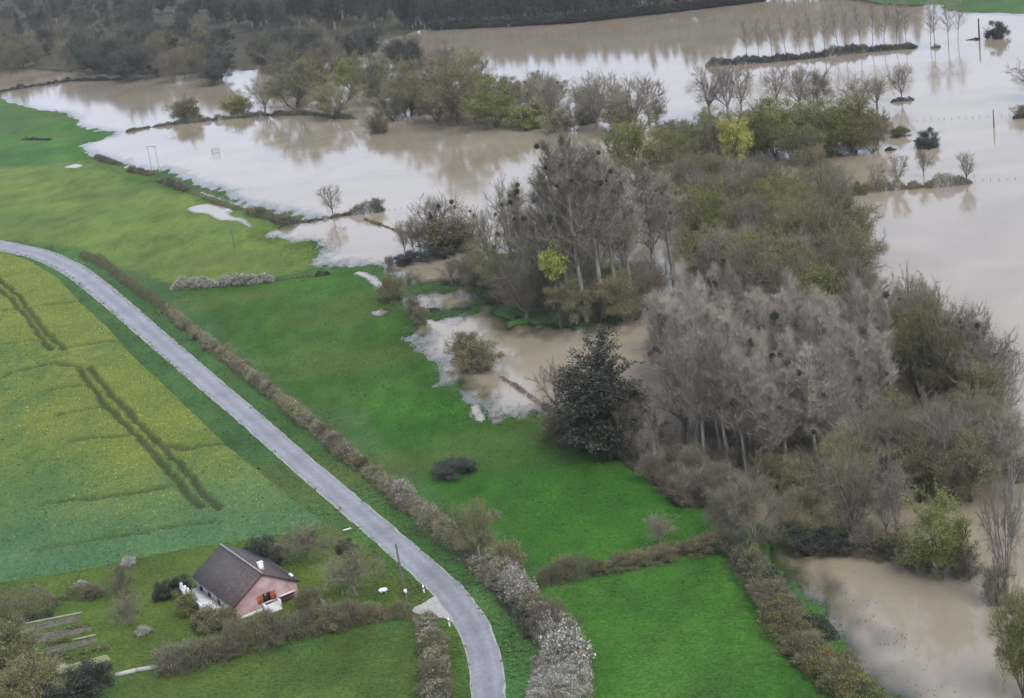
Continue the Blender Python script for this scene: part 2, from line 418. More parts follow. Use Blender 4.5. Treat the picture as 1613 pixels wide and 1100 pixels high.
# ------------------------------------------------------------------ zones of grass
ZONES = [  # pixel polygon, linear colour
    ([(-300, 100), (0, 140), (180, 205), (150, 250), (60, 262), (-300, 285)], (0.0340, 0.0880, 0.0155)),
    ([(-300, 285), (60, 262), (150, 250), (300, 297), (480, 340), (500, 420), (440, 438), (270, 446), (200, 425), (130, 392), (0, 378), (-300, 330)], (0.0753, 0.1128, 0.0220)),
    ([(130, 252), (300, 297), (480, 345), (440, 360), (330, 320), (200, 285)], (0.0397, 0.0878, 0.0160)),
    ([(270, 452), (440, 436), (560, 424), (640, 500), (700, 600), (600, 640), (480, 640), (330, 500)], (0.0287, 0.0736, 0.0094)),
    ([(560, 640), (700, 600), (760, 660), (870, 650), (1000, 735), (1125, 830), (1140, 860), (860, 905), (700, 790)], (0.0246, 0.0776, 0.0085)),
    ([(860, 930), (1140, 870), (1290, 1000), (1450, 1200), (860, 1300)], (0.0301, 0.0842, 0.0111)),
    ([(180, 1075), (660, 985), (745, 985), (745, 1300), (100, 1300)], (0.0424, 0.0736, 0.0144)),
    ([(-300, 900), (300, 862), (520, 826), (680, 935), (660, 970), (260, 1060), (-300, 1120)], (0.0492, 0.0776, 0.0144)),
    ([(430, 880), (560, 850), (540, 930), (480, 915)], (0.0581, 0.0954, 0.0128)),
]
ZW = [(GP(a, .4), np.array(c)) for a, c in ZONES]
def tint_at(P):
    col = np.tile(np.array([.036, .080, .022]), (len(P), 1))
    for poly, c in ZW:
        q = sdf(P, poly)
        t = np.clip(q / 3.0 + .5 + (fbm(P[:, 0] * .15, P[:, 1] * .15) - .5), 0, 1)[:, None]
        col = col * (1 - t) + c * t
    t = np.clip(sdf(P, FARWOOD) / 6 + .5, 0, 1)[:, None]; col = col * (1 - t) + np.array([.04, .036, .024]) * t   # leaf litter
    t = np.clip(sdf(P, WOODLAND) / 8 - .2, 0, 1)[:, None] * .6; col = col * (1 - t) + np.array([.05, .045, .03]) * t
    # sodden brownish margin where the flood has stood
    n = fbm(P[:, 0] * .045 + 40, P[:, 1] * .03, 4)[:, None] - .5; n2 = fbm(P[:, 0] * .35, P[:, 1] * .16 + 9, 3)[:, None] - .5
    col = col * (1 + .55 * n + .6 * n2) * np.array([1, 1, 1])
    dry = np.clip((fbm(P[:, 0] * .028 + 11, P[:, 1] * .05 + 3, 4)[:, None] - .53) * 4, 0, 1)      # thinner, yellower sward
    return col * (1 - dry * .5) + np.array([.062, .080, .022]) * dry * .5

# ------------------------------------------------------------------ ground and water
def axis(parts):
    a = []
    for lo, hi, st in parts: a += list(np.arange(lo, hi, st))
    return np.array(a + [parts[-1][1]])
gx = axis([(-6000, -1000, 500), (-1000, -260, 40), (-260, -150, 4), (-150, 85, 1.0), (85, 300, 5), (300, 1000, 50), (1000, 6000, 500)])
gy = axis([(-300, 120, 30), (120, 420, 1.0), (420, 700, 2.5), (700, 1000, 20), (1000, 2000, 50), (2000, 9000, 500)])
XX, YY = np.meshgrid(gx, gy)
P2 = np.c_[XX.ravel(), YY.ravel()]
zz = Z(P2)
nx, ny = len(gx), len(gy)
i, j = np.meshgrid(np.arange(ny - 1), np.arange(nx - 1), indexing='ij')
a = (i * nx + j).ravel()
mb = MB(); mb.add(np.c_[P2, zz], np.stack([a, a + 1, a + 1 + nx, a + nx], 1))
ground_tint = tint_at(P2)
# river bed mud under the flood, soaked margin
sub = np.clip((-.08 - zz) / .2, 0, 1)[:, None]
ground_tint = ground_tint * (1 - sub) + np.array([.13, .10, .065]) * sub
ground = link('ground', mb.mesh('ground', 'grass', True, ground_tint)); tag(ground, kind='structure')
wet = (zz < .15)[np.stack([a, a + 1, a + 1 + nx, a + nx], 1)].any(1)
WQ = np.stack([a, a + 1, a + 1 + nx, a + nx], 1)[wet]
use = np.zeros(len(P2), bool); use[WQ] = True; rm = np.cumsum(use) - 1
mb = MB(); mb.add(np.c_[P2, np.zeros(len(P2))][use], rm[WQ])
me = mb.mesh('water', 'water', True); da = me.attributes.new('depth', 'FLOAT', 'POINT'); da.data.foreach_set('value', (-zz[use]).astype(np.float32))
tag(link('water', me), kind='structure')

# ------------------------------------------------------------------ road
road_R = [(-260, 345), (-120, 362), (0, 381), (82, 399), (133, 425), (191, 469), (251, 520), (314, 573), (382, 629), (460, 696), (501, 732), (564, 786), (636, 843), (694, 889), (735, 926), (765, 970), (787, 1022), (794, 1066), (796, 1100), (797, 1180), (790, 1300)]
road_L = [(-260, 352), (-120, 370), (0, 392), (51, 403), (102, 426), (140, 456), (198, 507), (239, 544), (290, 588), (327, 622), (375, 663), (453, 733), (530, 798), (588, 851), (632, 895), (676, 932), (719, 981), (740, 1032), (745, 1097), (746, 1180), (735, 1300)]
def resample(P, n):
    d = np.r_[0, np.cumsum(np.linalg.norm(np.diff(P, axis=0), axis=1))]
    t = np.linspace(0, d[-1], n)
    Q = np.c_[np.interp(t, d, P[:, 0]), np.interp(t, d, P[:, 1])]
    for _ in range(6):
        Q[1:-1] = Q[1:-1] * .5 + (Q[:-2] + Q[2:]) * .25
    return Q
RR, RL = resample(GP(road_R, .42), 220), resample(GP(road_L, .42), 220)
RC = (RR + RL) / 2
# constant carriageway width round the fitted centre line
tn = np.gradient(RC, axis=0); tn /= np.linalg.norm(tn, axis=1)[:, None]
nr = np.c_[tn[:, 1], -tn[:, 0]]
hw = np.linalg.norm(RR - RL, axis=1) / 2
hw = np.convolve(np.pad(hw, 20, mode='edge'), np.ones(41) / 41, 'valid') * .96
rz_ = np.convolve(np.pad(Z(RC), 6, mode='edge'), np.ones(13) / 13, 'valid') + .07
def strip(offs, z_off, name, mat, jag=0.0, seed=1):
    rng = np.random.default_rng(seed); mb = MB(); rows = []
    for k, (o, dz) in enumerate(offs):
        e = 0 if jag == 0 or k not in (0, len(offs) - 1) else rng.normal(size=len(RC)) * jag
        Q = RC + nr * ((np.sign(o) * hw + (o - np.sign(o)) if abs(o) >= 1 else o * hw) + e)[:, None]
        rows.append(np.c_[Q, rz_ + z_off + dz])
    V = np.stack(rows, 1); n, mm = V.shape[:2]
    i, j = np.meshgrid(np.arange(n - 1), np.arange(mm - 1), indexing='ij'); a = (i * mm + j).ravel()
    mb.add(V.reshape(-1, 3), np.stack([a, a + mm, a + mm + 1, a + 1], 1))
    me = mb.mesh(name, mat, True); uv = me.uv_layers.new(name='UVMap'); li = np.zeros(len(me.loops), np.int32); me.loops.foreach_get('vertex_index', li)
    us = np.array([o for o, _ in offs])[li % mm]; uv.data.foreach_set('uv', np.c_[us, (li // mm) * .8].astype(np.float32).ravel())
    return link(name, me)
tag(strip([(-1.35, -.12), (-1, 0), (1, 0), (1.35, -.12)], -.02, 'road_edge', 'gravel_edge', .10), kind='structure')
tag(strip([(-1, 0), (-.5, .03), (0, .045), (.5, .03), (1, 0)], 0.0, 'road', 'asphalt', .11), kind='structure')
# side entrance
ent = GP([(690, 936), (678, 943), (664, 952), (652, 957), (648, 964), (672, 971), (700, 974), (722, 986), (740, 1004), (748, 985), (730, 960), (708, 940)], .45)
mb = MB(); zc = float(rz_[np.argmin(((RC - G(706, 955, .45)) ** 2).sum(1))])
cx = G(706, 958, .45); V = np.vstack([ent, cx])
mb.add(np.c_[V, np.full(len(V), zc - .012)], [[k, (k + 1) % len(ent), len(ent)] for k in range(len(ent))])
tag(link('entrance_apron', mb.mesh('entrance_apron', 'gravel_edge')), kind='structure')

# ------------------------------------------------------------------ oilseed rape field
FIELD_PX = [(-200, 360), (-60, 388), (0, 396), (48, 411), (92, 438), (128, 478), (172, 517), (205, 556), (250, 598), (310, 655), (365, 707), (420, 750), (468, 790), (510, 822),
            (470, 836), (380, 850), (300, 862), (200, 882), (100, 902), (0, 916), (-200, 940)]
FIELD = GP(FIELD_PX, .6)
tram = [[(-60, 392), (0, 443), (30, 470), (70, 522), (102, 556)], [(-60, 405), (0, 458), (40, 498), (80, 556)],
        [(140, 582), (190, 640), (252, 704), (275, 726), (310, 770), (346, 807)], [(123, 583), (170, 645), (222, 696), (250, 726), (285, 770), (318, 803)]]
lodge = [([(44, 585), (70, 578), (92, 575), (126, 581)], .9), ([(100, 552), (140, 545), (198, 537)], .9), ([(252, 704), (300, 710), (358, 699)], 1.0),
         ([(119, 697), (160, 692), (204, 689)], .6), ([(92, 657), (130, 650), (170, 641)], .6), ([(78, 617), (136, 610)], .4), ([(0, 493), (60, 485), (116, 479)], .4),
         ([(72, 797), (180, 785), (273, 769)], .7), ([(0, 545), (60, 538), (80, 530)], .5), ([(40, 583), (20, 590), (0, 600)], .5), ([(60, 870), (200, 845), (330, 825)], .5)]
tramW = [GP(t, .6) for t in tram]; lodgeW = [(GP(t, .6), s) for t, s in lodge]
fx0, fy0 = FIELD.min(0); fx1, fy1 = FIELD.max(0)
fx0 = max(fx0, -175)
fgx, fgy = np.arange(fx0, fx1, .4), np.arange(fy0, min(fy1, 470), .45)
XX, YY = np.meshgrid(fgx, fgy); FP = np.c_[XX.ravel(), YY.ravel()]
fs = sdf(FP, FIELD)
def canopy(P, s):
    P = P + np.c_[fbm(P[:, 1] * .35, P[:, 0] * .2 + 7, 3) - .5, fbm(P[:, 0] * .35 + 50, P[:, 1] * .2, 3) - .5] * 1.3
    h = np.clip(s / 1.0, 0, 1) * (.62 + .28 * fbm(P[:, 0] * .9, P[:, 1] * .9, 3) + .15 * (fbm(P[:, 0] * .12, P[:, 1] * .12) - .5))
    cut = np.zeros(len(P))
    for t in tramW: cut = np.maximum(cut, np.interp(segdist(P, t), [.42, .8], [1, 0]))
    for t, k in lodgeW: cut = np.maximum(cut, np.interp(segdist(P, t), [.45, 1.3], [1.0 * min(1, k + .25), 0]))
    return h * (1 - cut), cut
fh, fcut = canopy(FP, fs)
def field_yellow(P):
    """share of open flowers: most beside the road and far corner, none at the near end"""
    q = (P[:, 0] * 0.0 + P[:, 1])
    near = np.clip((q - 215) / 60, 0, 1)
    edge = np.clip(1.15 - segdist(P, FIELD[1:14]) / 38, 0, 1)
    n = fbm(P[:, 0] * .06 + 9, P[:, 1] * .03, 4); n2 = fbm(P[:, 0] * .5, P[:, 1] * .25, 3)
    return np.clip(near * (.30 + .7 * edge + 1.7 * (n - .5) + 1.3 * (n2 - .5)) + .3 * np.clip((q - 330) / 60, 0, 1), 0, 1)
fy = field_yellow(FP)
base_c = np.array([.056, .100, .026]); near_c = np.array([.048, .104, .044])
nearw = np.clip((262 - FP[:, 1]) / 40, 0, 1)[:, None]
ftint = base_c * (1 - nearw) + near_c * nearw
ftint = ftint * (1 - .55 * fy[:, None]) + np.array([.128, .146, .024]) * .55 * fy[:, None]
ftint = ftint * (1 - .8 * fcut[:, None]) + np.array([.030, .040, .018]) * .8 * fcut[:, None]
nx, ny = len(fgx), len(fgy)
keep = fs > -.4
i, j = np.meshgrid(np.arange(ny - 1), np.arange(nx - 1), indexing='ij'); a = (i * nx + j).ravel()
Q = np.stack([a, a + 1, a + 1 + nx, a + nx], 1); Q = Q[keep[Q].all(1)]
fz = Z(FP) + fh + .02 - .25 * (fs < 0)
used = np.zeros(len(FP), bool); used[Q] = True; remap = np.cumsum(used) - 1
mb = MB(); mb.add(np.c_[FP, fz][used], remap[Q])
crop = link('crop_field', mb.mesh('crop_field', 'crop', True, ftint[used])); tag(crop, 'green rape field coming into yellow flower, crossed by tractor tracks', 'crop', kind='structure')
# leafy tops and open flowers
rng = np.random.default_rng(5)
def scatter_field(n):
    P = np.c_[rng.uniform(fx0, fx1, n), rng.uniform(fy0, min(fy1, 480), n)]
    s = sdf(P, FIELD); k = s > .3; P, s = P[k], s[k]
    h, c = canopy(P, s); return P, h, c
P, h, c_ = scatter_field(230000)
k = rng.random(len(P)) > c_ * 1.05; P, h = P[k], h[k]
yl = field_yellow(P); fl = rng.random(len(P)) < yl ** 1.3 * .75
zt = Z(P) + h
mb = MB()
Pl = np.c_[P, zt + rng.uniform(-.12, .12, len(P))][~fl]
tl = leaves(Pl, rng.uniform(.2, .42, len(Pl)), rng, 2.2)
mb.tris(tl)
nw = np.clip((262 - Pl[:, 1]) / 40, 0, 1)[:, None]
tt = base_c * 1.15 * (1 - nw) + near_c * 1.1 * nw
tag(link('crop_leaves', mb.mesh('crop_leaves', 'tuft', False, np.repeat(tt, 3, 0))), 'leafy green tops of the rape crop', 'crop', kind='stuff')
Pf = np.c_[P, zt + rng.uniform(0, .22, len(P))][fl]
mb = MB(); mb.tris(leaves(Pf, rng.uniform(.10, .26, len(Pf)), rng, 1.5))
tag(link('rape_flowers', mb.mesh('rape_flowers', 'rape_flower')), 'yellow flower heads scattered over the rape crop', 'flowers', kind='stuff')

# ------------------------------------------------------------------ grass tufts over the meadows
n = 330000
P = np.c_[rng.uniform(-165, 62, n), rng.uniform(140, 470, n)]
# extra blades standing out of the shallow water along the shore
SH = GP(shore_px[4:62]); kk = rng.integers(0, len(SH) - 1, 150000); ff = rng.random((150000, 1))
P = np.vstack([P, SH[kk] * (1 - ff) + SH[kk + 1] * ff + rng.normal(size=(150000, 2)) * 4.0])
s = sdf(P, LAND)
road_d = segdist(P, RC[::4])
k = (s > -9) & (sdf(P, FIELD) < .2) & (road_d > rng.uniform(1.75, 2.6, len(P))) & (~inpoly(P, ent))
P = P[k]; z = Z(P)
k = (rng.random(len(P)) < np.interp(z, [-.34, -.05, .02], [0, .5, 1])) & ((z > -.02) | (fbm(P[:, 0] * .8, P[:, 1] * .5, 2) > .52)) & (rng.random(len(P)) < np.interp(P[:, 1], [180, 420], [1, .55])); P, z = P[k], z[k]
ht = rng.uniform(.12, .34, len(P)) * (.7 + .7 * fbm(P[:, 0] * .2, P[:, 1] * .2)) * np.interp(segdist(P, RC[::4]), [3, 9], [1.5, 1])
d = unit(np.c_[rng.normal(size=(len(P), 2)) * .8, np.ones(len(P))])
mb = MB(); mb.tris(leaves(np.c_[P, np.maximum(z, -.05) + ht * .35], (ht * .8 + .05) * np.where(z < 0, .75, 1), rng, 3.0))
tag(link('meadow_grass', mb.mesh('meadow_grass', 'tuft', False, np.repeat(tint_at(P) * 1.12, 3, 0))), 'short green grass of the meadows and verges', 'grass', kind='stuff')
# ==== TREES ====
# ------------------------------------------------------------------ trees: grown prototypes
def grow(rng, p, d, L, r0, nseg, wander, up, taper=.35):
    pts = [p]; d = unit(np.array(d, float))
    for k in range(nseg):
        d = unit(d + rng.normal(size=3) * wander + np.array([0, 0, up]))
        pts.append(pts[-1] + d * L / nseg)
    return np.array(pts), np.linspace(r0, r0 * taper, nseg + 1)
def at_t(P, t):
    k = min(int(t * (len(P) - 1)), len(P) - 2); f = t * (len(P) - 1) - k
    return P[k] * (1 - f) + P[k + 1] * f, unit(P[k + 1] - P[k])
def dir_off(rng, d, ang):
    s = unit(np.cross(d, rng.normal(size=3)))
    return unit(d * cos(ang) + s * sin(ang))

PROTO = {}
def make_proto(key, style, seed, H, W, twig, bark, ntw=8000, leaf=None, nleaf=0, lsize=.25, twl=.8, tww=.035, low=.25, extra=None, fill=0.0, tr_k=1.0):
    rng = np.random.default_rng(seed)
    tr, tips = MB(), []
    limbs = []
    if style in ('poplar', 'young'):
        tP, tR = grow(rng, np.array([0, 0, -.6]), (0, 0, 1), H * .97, H * (.0145 if style == 'poplar' else .0065), 10, .035, .06, .12)
        tr.tube(tP, tR, 6); limbs.append(tP)
        nb = 44 if style == 'poplar' else 30
        for k in range(nb):
            t = low + (1 - low) * (k + rng.random()) / nb * .98
            p, d = at_t(tP, t)
            ang = rng.uniform(.45, .85); az = rng.uniform(0, 2 * pi)
            dd = np.array([cos(az) * sin(ang), sin(az) * sin(ang), cos(ang)])
            L = W * .72 * (1 - .72 * max(0, (t - .35) / .65)) * rng.uniform(.7, 1.1) * (.55 if t < .3 else 1)
            bP, bR = grow(rng, p, dd, L, H * .0032, 4, .10, .12)
            tr.tube(bP, bR, 3, 0, False); limbs.append(bP)
            tips.append(bP)
            for q in range(6):
                p2, d2 = at_t(bP, rng.uniform(.2, .95))
                sP, sR = grow(rng, p2, dir_off(rng, d2, rng.uniform(.4, .95)), L * rng.uniform(.3, .5), H * .0012, 3, .12, .12)
                tr.tube(sP, sR, 3, 0, False); tips.append(sP); tips.append(sP)
    elif style == 'conifer':
        tP, tR = grow(rng, np.array([0, 0, -.6]), (0, 0, 1), H, H * .02, 8, .02, .08, .15)
        tr.tube(tP, tR, 6)
        for k in range(90):
            t = .08 + .9 * (k + rng.random()) / 90
            p, d = at_t(tP, t); az = rng.uniform(0, 2 * pi); ang = rng.uniform(1.1, 1.75) if t < .8 else rng.uniform(.5, 1.1)
            prof = np.interp(t, [0, .25, .55, .8, 1], [.8, 1, 1, .85, .5])
            L = W * .5 * prof * rng.uniform(.6, 1.12)
            bP, bR = grow(rng, p, (cos(az) * sin(ang), sin(az) * sin(ang), cos(ang)), L, H * .004, 4, .09, .05)
            tr.tube(bP, bR, 3, 0, False); limbs.append(bP)
            tips.append(bP)
            for q in range(4):
                p2, d2 = at_t(bP, rng.uniform(.35, .98))
                sP, sR = grow(rng, p2, dir_off(rng, d2, rng.uniform(.4, .9)), L * .35, .02, 2, .12, .05)
                tips.append(sP)
    elif style == 'bush':
        ns = 16
        for k in range(ns):
            az = rng.uniform(0, 2 * pi); ang = abs(rng.normal()) * .42
            sP, sR = grow(rng, np.array([cos(az), sin(az), 0]) * W * .10 * rng.random() + np.array([0, 0, -.5]), (cos(az) * sin(ang), sin(az) * sin(ang), cos(ang)), H * rng.uniform(.7, 1.0), H * .012, 5, .13, .04)
            sc = np.hypot(sP[:, 0], sP[:, 1]).max() / (W * .5)
            if sc > 1: sP[:, :2] /= sc
            tr.tube(sP, sR, 4, 0, False); limbs.append(sP); tips.append(sP)
            for q in range(7):
                p2, d2 = at_t(sP, rng.uniform(.12, .95))
                bP, bR = grow(rng, p2, dir_off(rng, d2, rng.uniform(.5, 1.2)), W * .24 * rng.uniform(.6, 1.2), H * .004, 3, .16, .05)
                tr.tube(bP, bR, 3, 0, False); tips += [bP, bP]
    else:  # broad oak / ash / willow like crowns
        th = H * low * rng.uniform(.85, 1.15)
        tP, tR = grow(rng, np.array([0, 0, -.6]), (rng.normal() * .06, rng.normal() * .06, 1), th + .6, H * .026, 4, .05, .05, .8)
        tr.tube(tP, tR, 7); limbs.append(tP)
        nl = rng.integers(5, 8)
        for k in range(nl):
            az = 2 * pi * (k + rng.uniform(-.3, .3)) / nl; ang = rng.uniform(.25, 1.0) if k else .1
            L = (H - th) * rng.uniform(.8, 1.0) / max(.55, cos(ang) ** .5)
            p, d = at_t(tP, rng.uniform(.75, 1.0))
            lP, lR = grow(rng, p, (cos(az) * sin(ang), sin(az) * sin(ang), cos(ang)), L * .86, H * .014, 6, .13, .07, .25)
            sc = np.hypot(lP[:, 0], lP[:, 1]).max() / (W * .42)
            if sc > 1: lP[:, :2] = lP[:, :2] / sc
            tr.tube(lP, lR, 5, 0, False); limbs.append(lP); tips.append(lP[3:])
            for q in range(8):
                t = rng.uniform(.22, .98); p2, d2 = at_t(lP, t)
                bP, bR = grow(rng, p2, dir_off(rng, d2, rng.uniform(.5, 1.05)), L * .36 * rng.uniform(.6, 1.1), H * .0052, 4, .16, .08)
                tr.tube(bP, bR, 3, 0, False); limbs.append(bP); tips.append(bP)
                for w in range(4):
                    p3, d3 = at_t(bP, rng.uniform(.25, .98))
                    cP, cR = grow(rng, p3, dir_off(rng, d3, rng.uniform(.4, 1.0)), L * .17 * rng.uniform(.6, 1.2), H * .0022, 3, .18, .06)
                    tr.tube(cP, cR, 3, 0, False); tips += [cP, cP]
    # crown: twigs along the finest branches, leaves at their ends
    cr = MB()
    A, B = [], []
    for T in tips:
        for k in range(len(T) - 1): A.append(T[k]); B.append(T[k + 1])
    A, B = np.array(A), np.array(B)
    wgt = np.linalg.norm(B - A, axis=1); wgt /= wgt.sum()
    def samp(n):
        k = rng.choice(len(A), n, p=wgt); f = rng.random((n, 1)); return A[k] * (1 - f) + B[k] * f, unit(B[k] - A[k])
    if fill:
        # rounded crown: sprays of twigs gathered in clumps through the crown volume
        if style in ('poplar', 'young'):
            nc = 0
            def samp2(n):
                t_ = rng.beta(1.25, 1.5, n); az = rng.uniform(0, 2 * pi, n)
                z_ = H * (low * .9 + (1.04 - low * .9) * t_)
                r_ = W * .5 * np.interp(t_, [0, .2, .5, .75, 1], [.5, .9, 1, .6, .06]) * rng.random(n) ** .75
                # lobes so that the outline is uneven
                r_ = r_ * (.85 + .55 * np.sin(3 * az + z_ * .35 + seed) * np.sin(z_ * 1.3 + 2 * az + seed))
                p_ = np.c_[r_ * np.cos(az), r_ * np.sin(az), z_]
                return p_, unit(np.c_[np.cos(az) * .35, np.sin(az) * .35, np.full(n, 1.0)])
        elif style == 'bush': cc, rad = np.array([0, 0, .42 * H]), np.array([W / 2, W / 2, .56 * H])
        else: cc, rad = np.array([0, 0, H * (1 + low * .55) / 2]), np.array([W / 2, W / 2, H * (1 - low * .55) / 2])
        if style not in ('poplar', 'young'):
          nc = 34 if style != 'bush' else 26
          q = unit(rng.normal(size=(nc, 3))) * rng.uniform(.35, .92, (nc, 1))
          cl = q * rad; csz = rng.uniform(.12, .26, nc) * W * .5
          def samp2(n):
              k = rng.integers(0, nc, n); g_ = unit(rng.normal(size=(n, 3))) * (rng.random((n, 1)) ** .5)
              p_ = cl[k] + g_ * csz[k][:, None] * np.array([1.5, 1.5, 1.05]); o_ = unit(p_ / rad)
              p_ = p_ + cc
              p_[:, 2] = np.maximum(p_[:, 2], .03 * H)
              return p_, o_
        samp1 = samp
        def samp(n):
            a_, b_ = samp1(int(n * (1 - fill))); c_, d_ = samp2(n - int(n * (1 - fill)))
            return np.vstack([a_, c_]), np.vstack([b_, d_])
    p, d = samp(ntw)
    upb = {'poplar': .55, 'young': .5, 'conifer': .1}.get(style, .25)
    dd = unit(d * .8 + rng.normal(size=d.shape) * .55 + np.array([0, 0, upb]))
    l = rng.uniform(.4, 1.25, ntw) * twl
    cr.tris(twigs(p, dd, l, rng.uniform(.6, 1.4, ntw) * tww, rng), 0)
    mats = [twig]
    if nleaf:
        p, d = samp(nleaf)
        p = p + unit(rng.normal(size=p.shape)) * (rng.random((nleaf, 1)) ** .6) * twl * .8
        if extra == 'drape': p[:, 2] -= rng.random(nleaf) ** 2 * H * .12
        cr.tris(leaves(p, rng.uniform(.5, 1.4, nleaf) * lsize, rng, .3), 1); mats.append(leaf)
    allp = np.concatenate([np.concatenate(cr.V)])
    h0 = np.percentile(allp[:, 2], 99.3); w0 = 2 * np.percentile(np.hypot(allp[:, 0], allp[:, 1]), 95)
    spots = [at_t(q, rng.uniform(.45, .98))[0] for q in limbs for _ in range(2) if q[:, 2].max() > .4 * H]
    PROTO[key] = dict(t=tr.mesh(key + '_trunk', bark), c=cr.mesh(key + '_crown', mats), h=h0, w=w0, spots=spots)

for s in range(6):
    make_proto(f'poplar{s}', 'poplar', 10 + s, 24, 7, 'twig_pale', 'bark_pale', 19000, twl=1.25, tww=.018, low=.34, fill=.3)
for s in range(3):
    make_proto(f'mpoplar{s}', 'poplar', 20 + s, 28, 10, 'twig_grey', 'bark_pale', 19000, 'leaf_olive', 1500, .2, twl=1.3, tww=.022, low=.3, fill=.2)
for s in range(3):
    make_proto(f'young{s}', 'young', 30 + s, 20, 8, 'twig_orange', 'bark_grey', 2000, twl=1.2, tww=.018, low=.36, fill=.7)
for s in range(3):
    make_proto(f'tall{s}', 'poplar', 35 + s, 26, 9, 'twig_far', 'bark_pale', 9000, 'leaf_moss', 900, .4, twl=1.6, tww=.055, low=.22, fill=.45)
for s in range(4):
    make_proto(f'bare{s}', 'oak', 40 + s, 14, 12, 'twig_grey', 'bark_grey', 18000, twl=.8, tww=.021, low=.24, fill=.4)
for s in range(4):
    make_proto(f'bud{s}', 'oak', 50 + s, 12, 12, 'twig_olive', 'bark_dark', 17000, 'leaf_olive', 7000, .17, twl=.85, tww=.036, low=.08, fill=.62)
for s in range(3):
    make_proto(f'brown{s}', 'oak', 60 + s, 12, 12, 'twig_brown', 'bark_grey', 26000, 'leaf_olive', 2000, .15, twl=.9, tww=.022, low=.1, fill=.55)
for s in range(4):
    make_proto(f'dim{s}', 'oak', 65 + s, 16, 14, 'twig_far', 'bark_dark', 14000, 'leaf_moss', 5000, .34, twl=1.2, tww=.06, low=.1, fill=.65)
for s in range(3):
    make_proto(f'willow{s}', 'oak', 70 + s, 12, 11, 'twig_olive', 'bark_dark', 9000, 'leaf_green', 13000, .2, twl=.85, tww=.035, low=.08, fill=.6)
make_proto('limetop0', 'oak', 81, 10, 5, 'twig_olive', 'bark_dark', 3000, 'leaf_lime', 8000, .18, twl=.5, low=1.15, fill=.75)
make_proto('lime0', 'oak', 80, 10, 8, 'twig_olive', 'bark_dark', 3000, 'leaf_lime', 11000, .2, twl=.6, low=.3, fill=.6)
for s in range(3):
    make_proto(f'bush{s}', 'bush', 90 + s, 4, 5, 'twig_olive', 'bark_dark', 10000, 'leaf_olive', 5000, .13, twl=.5, tww=.03, fill=.65)
for s in range(3):
    make_proto(f'dbush{s}', 'bush', 95 + s, 4, 5, 'twig_dark', 'bark_dark', 8000, 'leaf_dark', 9000, .15, twl=.4, tww=.03, fill=.75)
for s in range(2):
    make_proto(f'gbush{s}', 'bush', 100 + s, 4, 5, 'twig_olive', 'bark_dark', 5000, 'leaf_green', 7500, .15, twl=.45, tww=.03, fill=.65)
for s in range(2):
    make_proto(f'tbush{s}', 'bush', 105 + s, 4, 5, 'twig_brown', 'bark_grey', 10000, 'leaf_olive', 1200, .12, twl=.55, tww=.026, fill=.55)
make_proto('flower_bush0', 'bush', 108, 2, 3, 'twig_grey', 'bark_grey', 1800, 'blossom', 4500, .12, twl=.3, tww=.02, fill=.6)
make_proto('ivybush0', 'bush', 109, 6, 6, 'leaf_ivy', 'bark_dark', 3000, 'leaf_ivy', 16000, .22, twl=.5, tww=.04, fill=.7)
make_proto('conifer0', 'conifer', 110, 17, 11, 'needle', 'bark_dark', 9000, 'needle', 30000, .26, twl=.7, tww=.07, low=.05, fill=.6)
make_proto('lush0', 'oak', 112, 7, 6, 'leaf_ivy', 'bark_dark', 3000, 'leaf_dark', 8000, .24, twl=.6, low=.1, fill=.6)
for s in range(2):
    make_proto(f'fruit{s}', 'oak', 115 + s, 4.5, 6, 'twig_brown', 'bark_grey', 11000, twl=.42, tww=.018, low=.26, fill=.55)
# mistletoe ball
rng = np.random.default_rng(9)
q = unit(rng.normal(size=(900, 3)))
mb = MB(); mb.tris(twigs(q * .15, unit(q + rng.normal(size=q.shape) * .4), rng.uniform(.5, .95, 900), np.full(900, .06), rng), 0)
mb.tris(leaves(q[:700] * rng.uniform(.45, 1, (700, 1)), rng.uniform(.12, .3, 700), rng), 0)
MISTLE = mb.mesh('mistletoe_ball', 'leaf_mistle')

NTREE = 0
TREE_POS = []
def plant(kind, bx, by, hpx=None, wpx=None, name='tree', label='', cat='tree', group=None, hm=None, wm=None, mist=0, msize=.55):
    """a tree or bush standing at photo pixel (bx,by); size from its height and width in the photo or in metres"""
    global NTREE
    NTREE += 1
    r = random.Random(1000 + NTREE)
    keys = [k for k in PROTO if k.rstrip('0123456789') == kind]
    pr = PROTO[r.choice(keys)]
    p, z = GZ(bx, by)
    sc = pxm(p); dep = math.atan2(CAMH, p[1])
    if hm is None: hm = hpx / (sc * cos(dep))
    if wm is None: wm = wpx / sc
    hm += max(0, -z)
    o = empty(name, (p[0], p[1], z), r.uniform(0, 2 * pi), (wm / pr['w'], wm / pr['w'] * r.uniform(.92, 1.08), hm / pr['h']))
    link('trunk' if 'bush' not in kind else 'stems', pr['t'], o); link('crown' if 'bush' not in kind else 'foliage', pr['c'], o)
    for k in range(mist):
        s = np.array(r.choice(pr['spots'])) * np.array([1.25, 1.25, 1.0])
        b_ = link('mistletoe_ball', MISTLE, o, tuple(s))
        f = msize * r.uniform(.6, 1.35)
        b_.scale = (f / o.scale[0], f / o.scale[1], f / o.scale[2])
    tag(o, label, cat, group)
    TREE_POS.append((p[0], p[1]))
    return o
